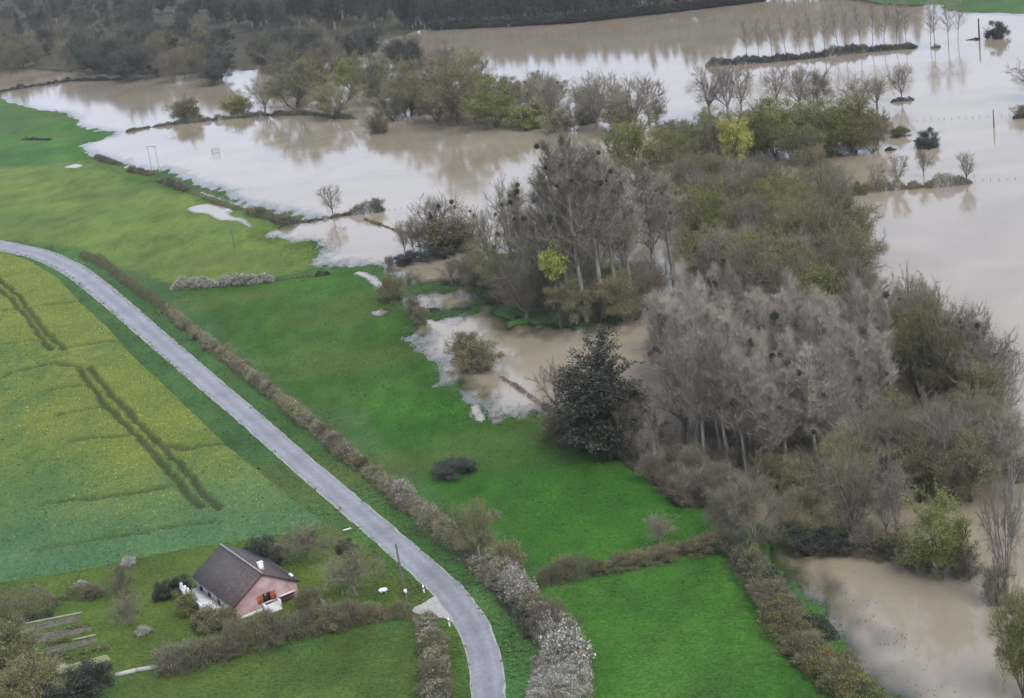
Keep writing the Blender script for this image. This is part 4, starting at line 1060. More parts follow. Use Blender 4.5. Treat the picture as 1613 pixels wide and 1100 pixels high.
# ==== HEDGES ====
# ------------------------------------------------------------------ hedges
def hedge(pts, h, w, twig, leaf, name, label, dens=150, ldens=120, seed=1, lsize=.16, twl=.6, tww=.035, cat='hedge', lump=.7, base=None, pixel=True):
    rng = np.random.default_rng(seed)
    L = np.array([GZ(a, b_)[0] for a, b_ in pts]) if pixel else np.array(pts)
    dd = np.r_[0, np.cumsum(np.linalg.norm(np.diff(L, axis=0), axis=1))]; tot = dd[-1]
    hs = np.interp(np.linspace(0, 1, len(dd)), np.linspace(0, 1, len(np.atleast_1d(h))), np.atleast_1d(h)) if np.ndim(h) else np.full(len(dd), h)
    ws = np.interp(np.linspace(0, 1, len(dd)), np.linspace(0, 1, len(np.atleast_1d(w))), np.atleast_1d(w)) if np.ndim(w) else np.full(len(dd), w)
    tg = np.gradient(L, axis=0); tg = unit(tg); nn = np.c_[tg[:, 1], -tg[:, 0]]
    sd = rng.uniform(0, 100)
    def sample(n):
        s = rng.uniform(0, tot, n)
        P = np.c_[np.interp(s, dd, L[:, 0]), np.interp(s, dd, L[:, 1])]
        N = unit(np.c_[np.interp(s, dd, nn[:, 0]), np.interp(s, dd, nn[:, 1])])
        lm = fbm(s * .22 + sd, s * 0 + sd, 3); lm2 = fbm(s * .55 + sd, s * 0 + 3 + sd, 3)
        hh = np.interp(s, dd, hs) * (1 + lump * 2.6 * (lm - .5) + lump * 2.6 * (lm2 - .5))
        wid = np.interp(s, dd, ws) * (1 + lump * 1.2 * (lm2 - .5))
        ends = np.clip(np.minimum(s, tot - s) / (wid * .5 + .1), .15, 1) ** .5
        u = rng.uniform(-1, 1, n); a = np.sqrt(1 - u * u * .85)
        top = hh * ends * a
        off = (u + (lm - .5) * lump * 1.6 + (lm2 - .5) * lump * 1.2)[:, None] * wid[:, None] / 2 * N
        return P + off, top, u[:, None] * N
    mb = MB(); n = int(tot * dens)
    p, top, out = sample(n); f = rng.random(n) ** .7
    zb = np.maximum(Z(p), -.12)
    d = unit(np.c_[out * .5, np.full(n, .8)] + rng.normal(size=(n, 3)) * .45)
    pat = vnoise(p[:, 0] * .35 + sd, p[:, 1] * .35) + rng.normal(size=n) * .12
    TW = (twigs(np.c_[p, zb + np.maximum(0, top * f * 1.02 - .25)], d, rng.uniform(.4, 1.2, n) ** 1.5 * 1.25 * twl * np.minimum(1, top + .2), rng.uniform(.6, 1.4, n) * tww, rng))
    mb.tris(TW[pat < .62], 0)
    if (pat >= .62).any(): mb.tris(TW[pat >= .62], 2)
    n2 = int(tot * ldens * 1.7); p, top, out = sample(n2); f = rng.random(n2) ** .55
    k = vnoise(p[:, 0] * 1.1 + sd, (p[:, 1] + top * f * 1.7) * 1.1) > .42; p, top, f = p[k], top[k], f[k]; n2 = len(p)
    zb = np.maximum(Z(p), -.12)
    mb.tris(leaves(np.c_[p, zb + top * f * 1.05], rng.uniform(.5, 1.4, n2) * lsize, rng, .4), 1)
    me = mb.mesh(name, [twig, leaf, {'twig_brown': 'twig_olive', 'twig_grey': 'twig_brown', 'twig_olive': 'twig_dark', 'twig_dark': 'twig_brown'}.get(twig, twig)])
    c = L.mean(0); V = np.zeros(len(me.vertices) * 3, np.float32); me.vertices.foreach_get('co', V)
    V = V.reshape(-1, 3) - np.array([c[0], c[1], 0]); me.vertices.foreach_set('co', V.astype(np.float32).ravel())
    o = link(name, me, None, (c[0], c[1], 0)); tag(o, label, cat)
    return o
hedge([(128, 404), (160, 415), (200, 447), (238, 472), (262, 488)], [1.6, 2.2, 1.4], 2.6, 'twig_brown', 'leaf_olive', 'roadside_hedge', 'sparse far end of the long roadside hedge', 220, 90, 1, .18, lump=.6)
hedge([(262, 488), (300, 520), (345, 556), (400, 600), (450, 640), (500, 682), (540, 714)], [1.6, 2.1, 2.5], [2.0, 2.3, 2.7], 'twig_brown', 'blossom_warm', 'roadside_hedge', 'long trimmed brown hedge between road and green meadow', 560, 110, 2, .15)
hedge([(540, 714), (580, 748), (620, 780), (660, 812), (700, 846), (735, 872)], [2.5, 3.0, 2.8], [2.7, 3.2], 'twig_brown', 'blossom_warm', 'roadside_hedge', 'thicker near part of the roadside hedge up to the olive tree', 640, 150, 3, .15)
hedge([(632, 790), (655, 806)], 4.0, 3.6, 'twig_grey', 'blossom', 'blossom_bush', 'grey-white blossoming shrub in the roadside hedge', 500, 380, 31, .14, cat='bush')
hedge([(735, 880), (775, 905), (805, 932), (835, 962), (850, 985)], [3.2, 3.6, 3.2], [4, 4.6], 'twig_grey', 'blossom_warm', 'roadside_hedge', 'pale straw-coloured hedge below the olive tree', 520, 420, 4, .15)
hedge([(772, 918), (800, 945), (830, 985), (838, 1005)], [1.6, 1.8], [2.0, 2.0], 'twig_dark', 'leaf_dark', 'undergrowth', 'dark green undergrowth along the road side of the pale hedge', 260, 260, 41, .16)
hedge([(858, 985), (880, 1010), (892, 1045), (896, 1100), (890, 1160)], [3.4, 4.0, 3.8], [4.6, 5.6], 'twig_grey', 'blossom', 'blossom_hedge', 'white-grey blossoming blackthorn hedge at the bottom of the road', 620, 520, 5, .13, lump=.5)
hedge([(848, 1040), (858, 1075), (852, 1110), (850, 1160)], [1.8, 2.4], [2.4, 2.6], 'twig_grey', 'blossom', 'blossom_bush', 'low white blossom bush spilling toward the road verge', 420, 520, 51, .13, lump=.6)
hedge([(846, 922), (880, 915), (930, 903), (985, 893), (1040, 878), (1090, 868), (1140, 862)], [2.4, 2.1, 2.0], [3.0, 2.6], 'twig_brown', 'leaf_olive', 'meadow_hedge', 'straight brown hedge dividing the two green meadows', 560, 120, 6, .14, lump=.6)
hedge([(1140, 862), (1175, 885), (1200, 925), (1218, 955)], [2.8, 3.4, 3.2], [3.6, 4.4], 'twig_dark', 'leaf_olive', 'waterside_hedge', 'dark shrubs where the meadow hedge meets the lower pool', 480, 300, 7, .17, lump=.5)
hedge([(1212, 930), (1228, 945)], 4.2, 3.6, 'twig_dark', 'leaf_ivy', 'ivy_bush', 'dark ivy bush with a white spray beside the lower pool', 300, 620, 71, .2, cat='bush')
hedge([(1222, 962), (1240, 1000), (1265, 1030), (1300, 1062), (1345, 1100), (1400, 1150)], [2.4, 2.8, 3.4, 3.0], [3.6, 4.6, 4.6], 'twig_olive', 'leaf_green', 'waterside_hedge', 'olive shrub belt between the right-hand meadow and the lower pool', 460, 300, 8, .16, lump=.5)
hedge([(1268, 972), (1285, 992), (1300, 1012)], [.7, .6], 3.4, 'twig_olive', 'leaf_ivy', 'marsh_plants', 'blue-green marsh plants at the water beside the shrub belt', 120, 300, 81, .2, cat='plants')
hedge([(250, 1062), (300, 1050), (340, 1036), (400, 1020), (450, 1006), (500, 996), (560, 982), (610, 974), (650, 966)], [1.5, 2.6, 3.2, 3.2, 2.8], [3.0, 4.0, 4.2], 'twig_brown', 'leaf_olive', 'garden_hedge', 'long grey-brown unclipped hedge along the front of the house garden', 760, 220, 9, .14, lump=.6)
hedge([(664, 975), (672, 1000)], 3.0, 3.2, 'twig_grey', 'blossom_warm', 'pale_bush', 'pale straw-coloured bush at the garden entrance', 500, 420, 10, .15, cat='bush')
hedge([(676, 1008), (690, 1040), (688, 1080), (680, 1140)], [2.6, 3.0, 3.2], [3.0, 3.6], 'twig_olive', 'blossom_warm', 'pale_hedge', 'yellowish hedge running down beside the lower left meadow', 520, 360, 11, .15, lump=.4)
hedge([(274, 455), (310, 453), (350, 451), (400, 447), (434, 442)], [2.6, 2.8, 2.4, 1.4], [3.4, 3.0, 2.4], 'twig_grey', 'blossom', 'blossom_hedge', 'short white blossoming hedge standing alone in the meadow', 460, 460, 12, .2, lump=.6)
hedge([(434, 441), (470, 438), (498, 434)], .5, 1.2, 'twig_olive', 'leaf_olive', 'hedge_stub', 'thin low growth continuing the white hedge toward the water', 90, 90, 121, .2)
hedge([(496, 436), (520, 432)], .9, 1.6, 'twig_dark', 'leaf_dark', 'low_bush', 'small dark bush at the meadow corner by the water', 200, 200, 122, .2, cat='bush')
hedge([(-20, 975), (30, 966), (70, 958), (95, 950)], [4.2, 3.6, 2.2], [4.4, 3.6], 'twig_brown', 'leaf_olive', 'garden_hedge', 'brown hedge at the back of the vegetable garden', 520, 200, 13, .15, lump=.5)
hedge([(-10, 985), (40, 978), (85, 968)], [1.2, .8], 2.0, 'twig_dark', 'leaf_dark', 'undergrowth', 'dark undergrowth in front of the brown garden hedge', 220, 260, 131, .16)
hedge([(95, 940), (125, 938), (155, 942)], [1.4, 1.6], 2.6, 'twig_olive', 'leaf_olive', 'garden_scrub', 'rough olive scrub between the garden hedge and fruit trees', 260, 180, 132, .15)
# banks and brush standing in the flood
hedge([(198, 209), (240, 203), (300, 197), (360, 191), (420, 186), (480, 184), (560, 192)], [.9, 1.2, 1.6, 1.8], 2.6, 'twig_dark', 'leaf_olive', 'brush_bank', 'dark brush-covered bank spit running into the flood', 220, 140, 14, .25, twl=.9, tww=.06)
hedge([(-40, 150), (0, 146), (60, 138), (110, 131), (190, 128)], [1.8, 1.6], 2.6, 'twig_dark', 'leaf_dark', 'brush_bank', 'dark brush line along the far left shore', 140, 110, 15, .35, twl=1.0, tww=.08)
hedge([(1114, 108), (1140, 106), (1180, 103), (1215, 101), (1260, 97), (1300, 93), (1330, 89), (1356, 86), (1390, 83), (1444, 79)], [2.6, 2.8, 2.6, 3.0, 2.6, 1.6], 5, 'twig_dark', 'leaf_dark', 'brush_bank', 'long dark brush bank under the row of young poplars in the far water', 320, 190, 16, .3, twl=1.0, tww=.07, lump=.5)
hedge([(1424, 81), (1446, 79)], 3.0, 4, 'twig_dark', 'leaf_olive', 'islet_brush', 'small brush islet right of the brush bank', 240, 140, 181, .3, cat='bush', lump=.7)
hedge([(1468, 80), (1482, 79)], 1.6, 3, 'twig_dark', 'leaf_olive', 'islet_brush', 'tiny brush islet between young poplar trunks', 240, 140, 182, .3, cat='bush')
hedge([(1522, 68), (1544, 66)], .9, 3, 'twig_dark', 'leaf_dark', 'islet_brush', 'flat dark islet at the broken stump far right', 200, 140, 183, .3, cat='bush')
hedge([(1404, 165), (1440, 162)], .8, 2.2, 'twig_dark', 'leaf_dark', 'islet_brush', 'flat dark islet under the lone bare tree', 240, 160, 184, .25, cat='bush')
hedge([(1596, 191), (1640, 189)], .9, 2.5, 'twig_dark', 'leaf_dark', 'islet_brush', 'flat dark islet at the right edge', 240, 160, 185, .25, cat='bush')
hedge([(1285, 318), (1330, 313), (1370, 307), (1410, 304), (1450, 302), (1490, 298), (1532, 294)], [2.0, 2.4, 2.6, 2.0], 3.2, 'twig_brown', 'leaf_olive', 'brush_bank', 'brown hedge bank reaching into the wide water', 380, 120, 19, .2, twl=.8, tww=.05)
hedge([(1395, 242), (1412, 241)], .7, 2, 'twig_dark', 'leaf_dark', 'islet_brush', 'flat dark fringe at the right foot of the willows', 240, 160, 191, .25, cat='bush')
hedge([(153, 250), (165, 254), (190, 260)], [1.8, 1.4, .5], 2.8, 'twig_dark', 'leaf_olive', 'shore_brush', 'dark brush heap at the tip of the left shore', 260, 160, 20, .25, twl=.8, tww=.05, cat='bush')
hedge([(206, 270), (222, 273), (240, 277)], [1.8, 1.2], 3, 'twig_dark', 'leaf_olive', 'shore_brush', 'dark brush at the foot of the twin poles', 260, 160, 21, .25, twl=.8, tww=.05, cat='bush')
hedge([(250, 285), (275, 294), (306, 305)], [1.4, 2.0, 1.2], 2.8, 'twig_dark', 'leaf_olive', 'shore_brush', 'dark brush line right of the twin poles', 260, 160, 22, .22, twl=.8, tww=.05)
hedge([(306, 305), (345, 319), (390, 333)], [.6, .8, .8], 2.0, 'twig_brown', 'leaf_olive', 'shore_brush', 'low brown growth along the flooded ditch', 160, 120, 221, .2)
hedge([(390, 336), (420, 343), (445, 352), (480, 350)], [2.0, 2.0, 1.6, 1.0], 3.4, 'twig_dark', 'leaf_olive', 'shore_brush', 'brush at the tip of the green spit', 300, 180, 23, .22, twl=.8, tww=.05)
hedge([(484, 350), (505, 347), (520, 345)], .5, 1.2, 'twig_dark', 'leaf_dark', 'brush_line', 'thin line of growth out to the lone thin tree', 160, 100, 24, .2)
hedge([(520, 345), (550, 341), (580, 338), (606, 336)], [.8, 2.0, 1.6], 2.6, 'twig_dark', 'twig_brown', 'brush_line', 'brush line standing in the middle of the flood', 320, 140, 25, .22, twl=.9, tww=.05)
hedge([(575, 350), (600, 359), (630, 370), (662, 381)], [.6, .7, .7], 1.0, 'twig_olive', 'leaf_olive', 'brush_line', 'thin slanting hedge line leading to the islet', 200, 140, 26, .2)
hedge([(36, 220), (52, 221), (80, 221)], [1.0, 1.0, .5], 2.2, 'twig_dark', 'leaf_dark', 'field_brush', 'dark brush streak in the upper left meadow', 160, 160, 27, .3, cat='bush')
hedge([(786, 596), (815, 612), (845, 634), (872, 650)], [.45, .6, .6], .9, 'twig_dark', 'twig_brown', 'fence_growth', 'thin dark growth along the drowned fence line', 130, 90, 28, .14)
hedge([(700, 448), (740, 448), (775, 452)], [.6, 1.2, 1.6], 2.6, 'twig_dark', 'leaf_dark', 'shore_brush', 'dark growth on the strip right of the upper pool', 220, 160, 291, .18)
hedge([(660, 490), (700, 490), (745, 487)], .5, 1.4, 'twig_olive', 'leaf_dark', 'shore_brush', 'low growth on the strip between the upper pool and flooded corner', 120, 120, 292, .16)

def hedge_shrubs(line, n, kinds, hm, wm, label, group, seed):
    r = random.Random(seed); L = np.array(line, float); d = np.r_[0, np.cumsum(np.linalg.norm(np.diff(L, axis=0), axis=1))]
    for k in range(n):
        t = d[-1] * (k + r.uniform(.1, .9)) / n
        x, y = np.interp(t, d, L[:, 0]), np.interp(t, d, L[:, 1])
        plant(r.choice(kinds), x + r.uniform(-3, 3), y + r.uniform(-3, 3), name='hedge_shrub', label=label + ', ' + ('far part', 'middle part', 'near part')[min(2, k * 3 // n)], cat='shrub', group=group, hm=hm * r.uniform(.7, 1.35), wm=wm * r.uniform(.7, 1.4))
hedge_shrubs([(262, 488), (345, 556), (450, 640), (540, 714), (620, 780), (700, 846)], 22, ['tbush', 'bush', 'tbush'], 2.1, 2.8, 'uneven shrub growing out of the roadside hedge', 'roadside hedge shrubs', 1)
hedge_shrubs([(780, 905), (835, 962), (880, 1012), (894, 1060)], 8, ['tbush', 'flower_bush', 'bush'], 3.8, 4.2, 'shrub in the pale hedge below the olive tree', 'pale hedge shrubs', 2)
hedge_shrubs([(860, 918), (985, 892), (1135, 862)], 9, ['tbush', 'bush'], 2.1, 3.4, 'shrub in the hedge dividing the meadows', 'dividing hedge shrubs', 3)
hedge_shrubs([(1150, 866), (1200, 925), (1228, 975), (1265, 1030), (1345, 1098)], 15, ['bush', 'gbush', 'bush', 'tbush', 'gbush'], 2.8, 3.8, 'shrub in the belt beside the lower pool', 'pool side shrubs', 4)
hedge_shrubs([(260, 1060), (340, 1036), (450, 1006), (560, 982), (596, 976)], 12, ['tbush', 'bush', 'tbush'], 3.2, 4.2, 'shrub growing out of the front garden hedge', 'garden hedge shrubs', 5)
hedge_shrubs([(674, 1005), (690, 1045), (684, 1110)], 4, ['tbush', 'bush'], 3.0, 3.4, 'shrub in the yellowish hedge by the lower left meadow', 'yellowish hedge shrubs', 6)

# ------------------------------------------------------------------ house
def build_house():
    yaw = radians(-58.5); L, W, he, hr = 13.7, 10.2, 2.35, 5.45
    ox, oy = -44.69, 206.06; gz = Z1(-40, 200)
    root = empty('house', (ox, oy, gz), yaw)
    tag(root, 'single-storey house with brown tiled roof, pink gable and white terrace', 'house')
    he -= .1; hr -= .05
    ov = .35  # eaves overhang
    # walls: solid prism up to the roof underside
    hwid = W / 2 - ov; x0, x1 = .3, L - .3
    zr = hr - .18; ze = he + ov * (hr - he) / (W / 2) - .18
    mb = MB()
    V = [[x0, -hwid, -.5], [x0, hwid, -.5], [x0, hwid, ze], [x0, 0, zr], [x0, -hwid, ze], [x1, -hwid, -.5], [x1, hwid, -.5], [x1, hwid, ze], [x1, 0, zr], [x1, -hwid, ze]]
    mb.add(V, [[0, 4, 9, 5], [1, 6, 7, 2]], 0); mb.add(V, [[0, 1, 2, 3, 4]], 0); mb.add(V, [[5, 9, 8, 7, 6]], 1)
    link('wall', mb.mesh('house_wall', ['wall_white', 'wall_pink']), root)
    # roof slabs
    th = .16
    for s in (-1, 1):
        mb = MB(); a, b_ = np.array([0, 0, hr]), np.array([0, s * W / 2, he])
        nrm = unit(np.array([0, s * (hr - he), W / 2])); d = nrm * th
        P = [a, a + [L, 0, 0], b_ + [L, 0, 0], b_]
        V = np.array(P + [p - d for p in P])
        F = np.array([[0, 1, 2, 3], [4, 7, 6, 5], [0, 4, 5, 1], [1, 5, 6, 2], [2, 6, 7, 3], [3, 7, 4, 0]])
        if s > 0: F = F[:, ::-1]
        mb.add(V, F)
        me = mb.mesh('roof_slope', 'roof_tile'); uv = me.uv_layers.new(name='UVMap')
        for lp in me.loops:
            co = me.vertices[lp.vertex_index].co; uv.data[lp.index].uv = (co.x, math.hypot(co.y, co.z - hr))
        rf = link('roof', me, root)
        g_ = MB(); g_.tube([[.05, s * (W / 2 + .06), he - .12], [L - .05, s * (W / 2 + .06), he - .12]], [.07, .07], 6); link('gutter', g_.mesh('gutter', 'iron'), rf)
        if s < 0:
            g_ = MB(); g_.tube(np.c_[np.linspace(-.02, L + .02, 30), np.zeros(30), np.full(30, hr + .03) + np.tile([0, .03], 15)], np.full(30, .13), 6); link('ridge_tiles', g_.mesh('ridge', 'roof_ridge'), rf)
        else:
            g_ = MB(); cz = hr - 1.2 * (hr - he) / (W / 2); g_.box((L - 2.6, 1.0, cz + .45), (.5, .65, 1.3)); g_.box((L - 2.6, 1.0, cz + 1.16), (.62, .77, .1)); link('chimney', g_.mesh('chimney', 'white_paint'), rf)
            g_ = MB(); g_.box((L - 1.6, W / 2 - .5, he + .55), (.9, .35, .25)); link('roof_vent', g_.mesh('roof_vent', 'white_paint'), rf)
        # barge boards on the gables
        g_ = MB()
        for xx in (L + .03,):
            g_.box((0, 0, 0), (.05, .05, .05)); g_.V.pop(); g_.F.pop(); g_.M.pop(); g_.n = 0
            pa, pb = a + [xx, 0, -.02], b_ + [xx, 0, -.02]
            V = np.array([pa, pb, pb - [0, 0, .2], pa - [0, 0, .2]]); V2 = V + [.04, 0, 0]
            g_.add(np.vstack([V, V2]), [[0, 1, 2, 3], [4, 7, 6, 5], [0, 4, 5, 1], [1, 5, 6, 2], [2, 6, 7, 3], [3, 7, 4, 0]])
        link('barge_board', g_.mesh('barge_board', 'dark_wood'), rf)
    # gable window with shutters
    wy, wz = .05, 1.75
    mb = MB(); mb.box((x1 + .02, wy, wz), (.08, 1.0, 1.15)); win = link('window', mb.mesh('window_pane', 'glass'), root)
    mb = MB()
    for dy in (-.52, 0, .52): mb.box((x1 + .08, wy + dy, wz), (.06, .07, 1.2))
    for dz in (-.6, .6): mb.box((x1 + .08, wy, wz + dz), (.05, 1.11, .07))
    link('window_frame', mb.mesh('window_frame', 'dark_wood'), win)
    mb = MB(); mb.box((x1 + .12, wy, wz - .69), (.3, 1.4, .1)); link('sill', mb.mesh('sill', 'wall_white'), win)
    for s in (-1, 1):
        mb = MB()
        for k in range(4): mb.box((x1 + .05, wy + s * (.68 + .2 * k), wz), (.06, .185, 1.22))
        for dz in (-.4, .4): mb.box((x1 + .09, wy + s * .98, wz + dz), (.035, .78, .09))
        link('shutter', mb.mesh('shutter', 'shutter_wood'), win)
    # white plinth, steps and cellar door under the gable
    mb = MB(); mb.box((x1 + .06, -1.3, .2), (.14, 6.4, .5)); link('plinth', mb.mesh('plinth', 'wall_white'), root)
    mb = MB()
    for k in range(4): mb.box((x1 + .55 + .3 * k, .35, .75 - .2 * k - .35), (.32, 1.9, .8 - .0 * k))
    mb.box((x1 + .5, -.75, .55), (1.1, .22, 1.3)); mb.box((x1 + .5, 1.45, .5), (1.1, .22, 1.2))
    link('steps', mb.mesh('steps', 'wall_white'), root)
    mb = MB()
    for k in range(7): mb.box((x1 + .05, 2.05 + .3 * k, .35), (.08, .285, 1.4))
    dr = link('cellar_door', mb.mesh('cellar_door', 'dark_wood'), root)
    mb = MB(); mb.box((x1 + .15, 2.95, 1.14), (.4, 2.4, .14)); link('lintel', mb.mesh('lintel', 'wall_white'), dr)
    # white terrace along the far long side: floor, parapet pieces, posts
    ter = MB(); ter.box((6.4, -hwid - 1.35, .35), (11.2, 2.5, 1.1)); t_ = link('terrace', ter.mesh('terrace', 'wall_white'), root)
    for k, (xa, ln, hh) in enumerate([(1.1, 1.8, 1.0), (3.5, 2.4, .95), (6.5, 2.9, .8), (10.3, 3.6, .62)]):
        mb = MB(); mb.box((xa + ln / 2, -hwid - 2.62, .9 + hh / 2 - .3), (ln, .16, hh + .6)); mb.box((xa + ln / 2, -hwid - 2.62, .9 + hh + .04), (ln + .12, .3, .09)); link('parapet', mb.mesh('parapet', 'wall_white'), t_)
    for xa in (.95, 2.3, 3.3):
        mb = MB(); mb.box((xa, -hwid - 2.35, 1.35), (.36, .36, 2.3)); link('post', mb.mesh('terrace_post', 'wall_white'), t_)
    for xa in (2.2, 5.0, 8.2):
        mb = MB(); mb.box((xa, -hwid - .03, 1.45), (1.2, .06, 1.5)); d_ = link('window', mb.mesh('side_window', 'glass'), root)
        for s in (-1, 1):
            mb = MB(); mb.box((xa + s * .95, -hwid - .05, 1.45), (.6, .06, 1.55)); link('shutter', mb.mesh('side_shutter', 'white_paint'), d_)
    for s in (-1, 1):
        mb = MB(); mb.tube([[x1 + .1, s * (hwid - .05), -.3], [x1 + .1, s * (hwid - .05), ze]], [.05, .05], 6); link('downpipe', mb.mesh('downpipe', 'iron'), root)
build_house()
# low garden wall right of the house
def wall_line(pts, h, th, mat, name, label, cat='wall'):
    L = np.array([GZ(a, b_)[0] for a, b_ in pts]); mb = MB()
    for a, b_ in zip(L[:-1], L[1:]):
        c = (a + b_) / 2; d = b_ - a; ln = np.hypot(*d); z = Z1(*c)
        mb.box((c[0], c[1], z + h / 2 - .1), (ln, th, h + .2), 0, math.atan2(d[1], d[0]))
    return tag(link(name, mb.mesh(name, mat)), label, cat)
wall_line([(484, 932), (505, 948), (536, 972)], .5, .25, 'pole_grey', 'garden_wall', 'low pale garden wall running down from the right corner of the house')
wall_line([(182, 1066), (215, 1058), (250, 1052)], .45, .3, 'pole_grey', 'kerb_wall', 'low grey wall at the left end of the garden hedge')

# ------------------------------------------------------------------ vegetable garden
def bed(p4, mat, name, label, h=.12):
    Q = GP(p4, .5); z = Z(Q).max() + .03
    mb = MB(); n = len(Q); c = Q.mean(0); inner = c + (Q - c) * .9
    V = np.vstack([np.c_[Q, np.full(n, z - .1)], np.c_[inner, np.full(n, z + h)]])
    mb.add(V, [[k, (k + 1) % n, n + (k + 1) % n, n + k] for k in range(n)]); mb.add(V, [[n + k for k in range(n)]])
    return tag(link(name, mb.mesh(name, mat)), label, 'garden bed')
bed([(22, 990), (128, 968), (133, 975), (30, 1000)], 'soil', 'soil_bed', 'dark bare soil bed at the back of the vegetable garden', .07)
bed([(36, 1003), (142, 983), (148, 992), (46, 1016)], 'soil', 'soil_bed', 'second soil bed from the back of the vegetable garden', .06)
bed([(68, 1022), (152, 1004), (160, 1010), (72, 1032)], 'soil', 'soil_bed', 'middle soil bed behind the pale plank of the vegetable garden', .06)
bed([(84, 1052), (170, 1030), (176, 1038), (92, 1064)], 'straw', 'straw_bed', 'straw-coloured bed at the front of the vegetable garden', .06)
bed([(88, 1050), (105, 1046), (106, 1055), (90, 1058)], 'plank', 'board_pile', 'pale flat board lying at the front bed of the garden', .2)
for a, lb in (([(18, 988), (130, 966)], 'long pale plank edging the back soil bed'), ([(114, 1010), (152, 1001)], 'short pale plank edging the middle soil bed')):
    L = np.array([GZ(*q)[0] for q in a]); c = L.mean(0); d = L[1] - L[0]
    mb = MB(); mb.box((c[0], c[1], Z1(*c) + .1), (np.hypot(*d), .08, .28), 0, math.atan2(d[1], d[0])); tag(link('edging_plank', mb.mesh('edging_plank', 'plank')), lb, 'plank')
for (a, lb) in (([(85, 998), (120, 990), (140, 986)], 'green row of vegetables on the second bed'), ([(72, 1017), (95, 1012), (113, 1008)], 'dark green row of vegetables beside the short plank'),
                ([(125, 1031), (150, 1026), (174, 1020)], 'green row of vegetables on the front grass strip'), ([(80, 1034), (120, 1038)], 'scattered low plants in front of the middle bed')):
    hedge(a, .5, .8, 'leaf_dark', 'leaf_olive', 'vegetable_row', lb, 60, 120, 400 + len(lb), .2, cat='plants', twl=.3)

# ------------------------------------------------------------------ poles, posts, small things
def pole(bx, by, hpx, label, name='utility_pole', mat='pole_wood', r=.13, cross=True, hm=None, ang=.4):
    p, z = GZ(bx, by); dep = math.atan2(CAMH, p[1]); h = hm or hpx / (pxm(p) * cos(dep)); h += max(0, -z)
    o = empty(name, (p[0], p[1], z)); mb = MB(); mb.tube([[0, 0, -.3], [0, 0, h * .5], [0, 0, h]], [r * 1.15, r, r * .8], 8); link('shaft', mb.mesh('pole_shaft', mat), o)
    if cross:
        mb = MB(); mb.box((0, 0, h - .35), (1.3, .1, .12), 0, ang); ca = link('crossarm', mb.mesh('crossarm', 'iron'), o)
        for s in (-1, 0, 1):
            mb = MB(); mb.tube([[s * .55 * cos(ang), s * .55 * sin(ang), h - .3], [s * .55 * cos(ang), s * .55 * sin(ang), h - .12]], [.06, .045], 6); link('insulator', mb.mesh('insulator', 'pole_grey'), ca)
    tag(o, label, 'pole'); return o
pole(638, 938, 80, 'dark wooden utility pole beside the road at the garden', cross=False, r=.16)
pole(370, 392, 34, 'wooden utility pole alone in the pale upper meadow')
pole(528, 536, 46, 'thin faint pole in the middle of the green meadow', cross=False, r=.05)
pole(822, 826, 36, 'thin faint pole in the near green meadow', cross=False, r=.05)
pole(758, 892, 32, 'pale grey post in front of the olive hedge tree', 'road_post', 'pole_grey', .14, False)
pole(1566, 206, 28, 'lone dark post standing in the wide water', 'water_post', 'pole_wood', .18, False)
pole(1543, 68, 34, 'broken dead trunk standing on the flat islet far right', 'dead_trunk', 'bark_dark', .3, False)
# twin pole carrying a line over the flood
p, z = GZ(246, 271); o = empty('twin_pole', (p[0], p[1], z)); h = 9.2
q = GZ(251.5, 271)[0] - GZ(240, 270)[0]; q = q / 2
for s in (-1, 1):
    mb = MB(); mb.tube([[q[0] * s, q[1] * s, -.3], [q[0] * s, q[1] * s, h]], [.17, .13], 8); link('shaft', mb.mesh('twin_shaft', 'pole_grey'), o)
mb = MB(); mb.box((0, 0, h - .2), (np.hypot(*q) * 2 + 1.2, .1, .12), 0, math.atan2(q[1], q[0])); ca = link('crossarm', mb.mesh('twin_crossarm', 'iron'), o)
for s in (-1, 0, 1):
    mb = MB(); k = s * (1 + .3); mb.tube([[q[0] * k, q[1] * k, h - .2], [q[0] * k, q[1] * k, h + .15]], [.07, .05], 6); link('insulator', mb.mesh('twin_insulator', 'pole_grey'), ca)
tag(o, 'pair of tall grey poles joined at the top on the left shore', 'pole')
# barred rack in the flood
p, z = GZ(341, 246); o = empty('cattle_rack', (p[0], p[1], z)); w_ = 2.5; up = -z
for s in (-1, 1):
    mb = MB(); mb.tube([[s * w_ / 2, 0, -.2], [s * w_ / 2, 0, up + 2.0]], [.07, .07], 6); link('post', mb.mesh('rack_post', 'iron'), o)
for k in range(3):
    mb = MB(); mb.box((0, 0, up + .35 + .78 * k), (w_ + .3, .1, .16)); link('bar', mb.mesh('rack_bar', 'iron'), o)
o.rotation_euler = (0, 0, .1)
tag(o, 'small three-barred rack standing alone in the left flood', 'rack')
# junction marker posts
def marker(bx, by, label):
    p, z = GZ(bx, by); o = empty('marker_post', (p[0], p[1], z)); 
    mb = MB(); mb.tube([[0, 0, -.1], [0, 0, .55]], [.12, .12], 10); link('post', mb.mesh('marker_post', 'white_paint'), o)
    mb = MB(); mb.tube([[0, 0, .55], [0, 0, .82]], [.07, .07], 10, cap=False); link('band', mb.mesh('marker_band', 'iron'), o)
    mb = MB(); mb.tube([[0, 0, .82], [0, 0, 1.08], [0, 0, 1.14]], [.12, .12, .05], 10); link('top', mb.mesh('marker_top', 'white_paint'), o)
    tag(o, label, 'marker post', 'junction marker posts')
marker(668, 934, 'short white marker post on the far side of the garden entrance')
marker(708, 986, 'short white marker post on the near side of the garden entrance')
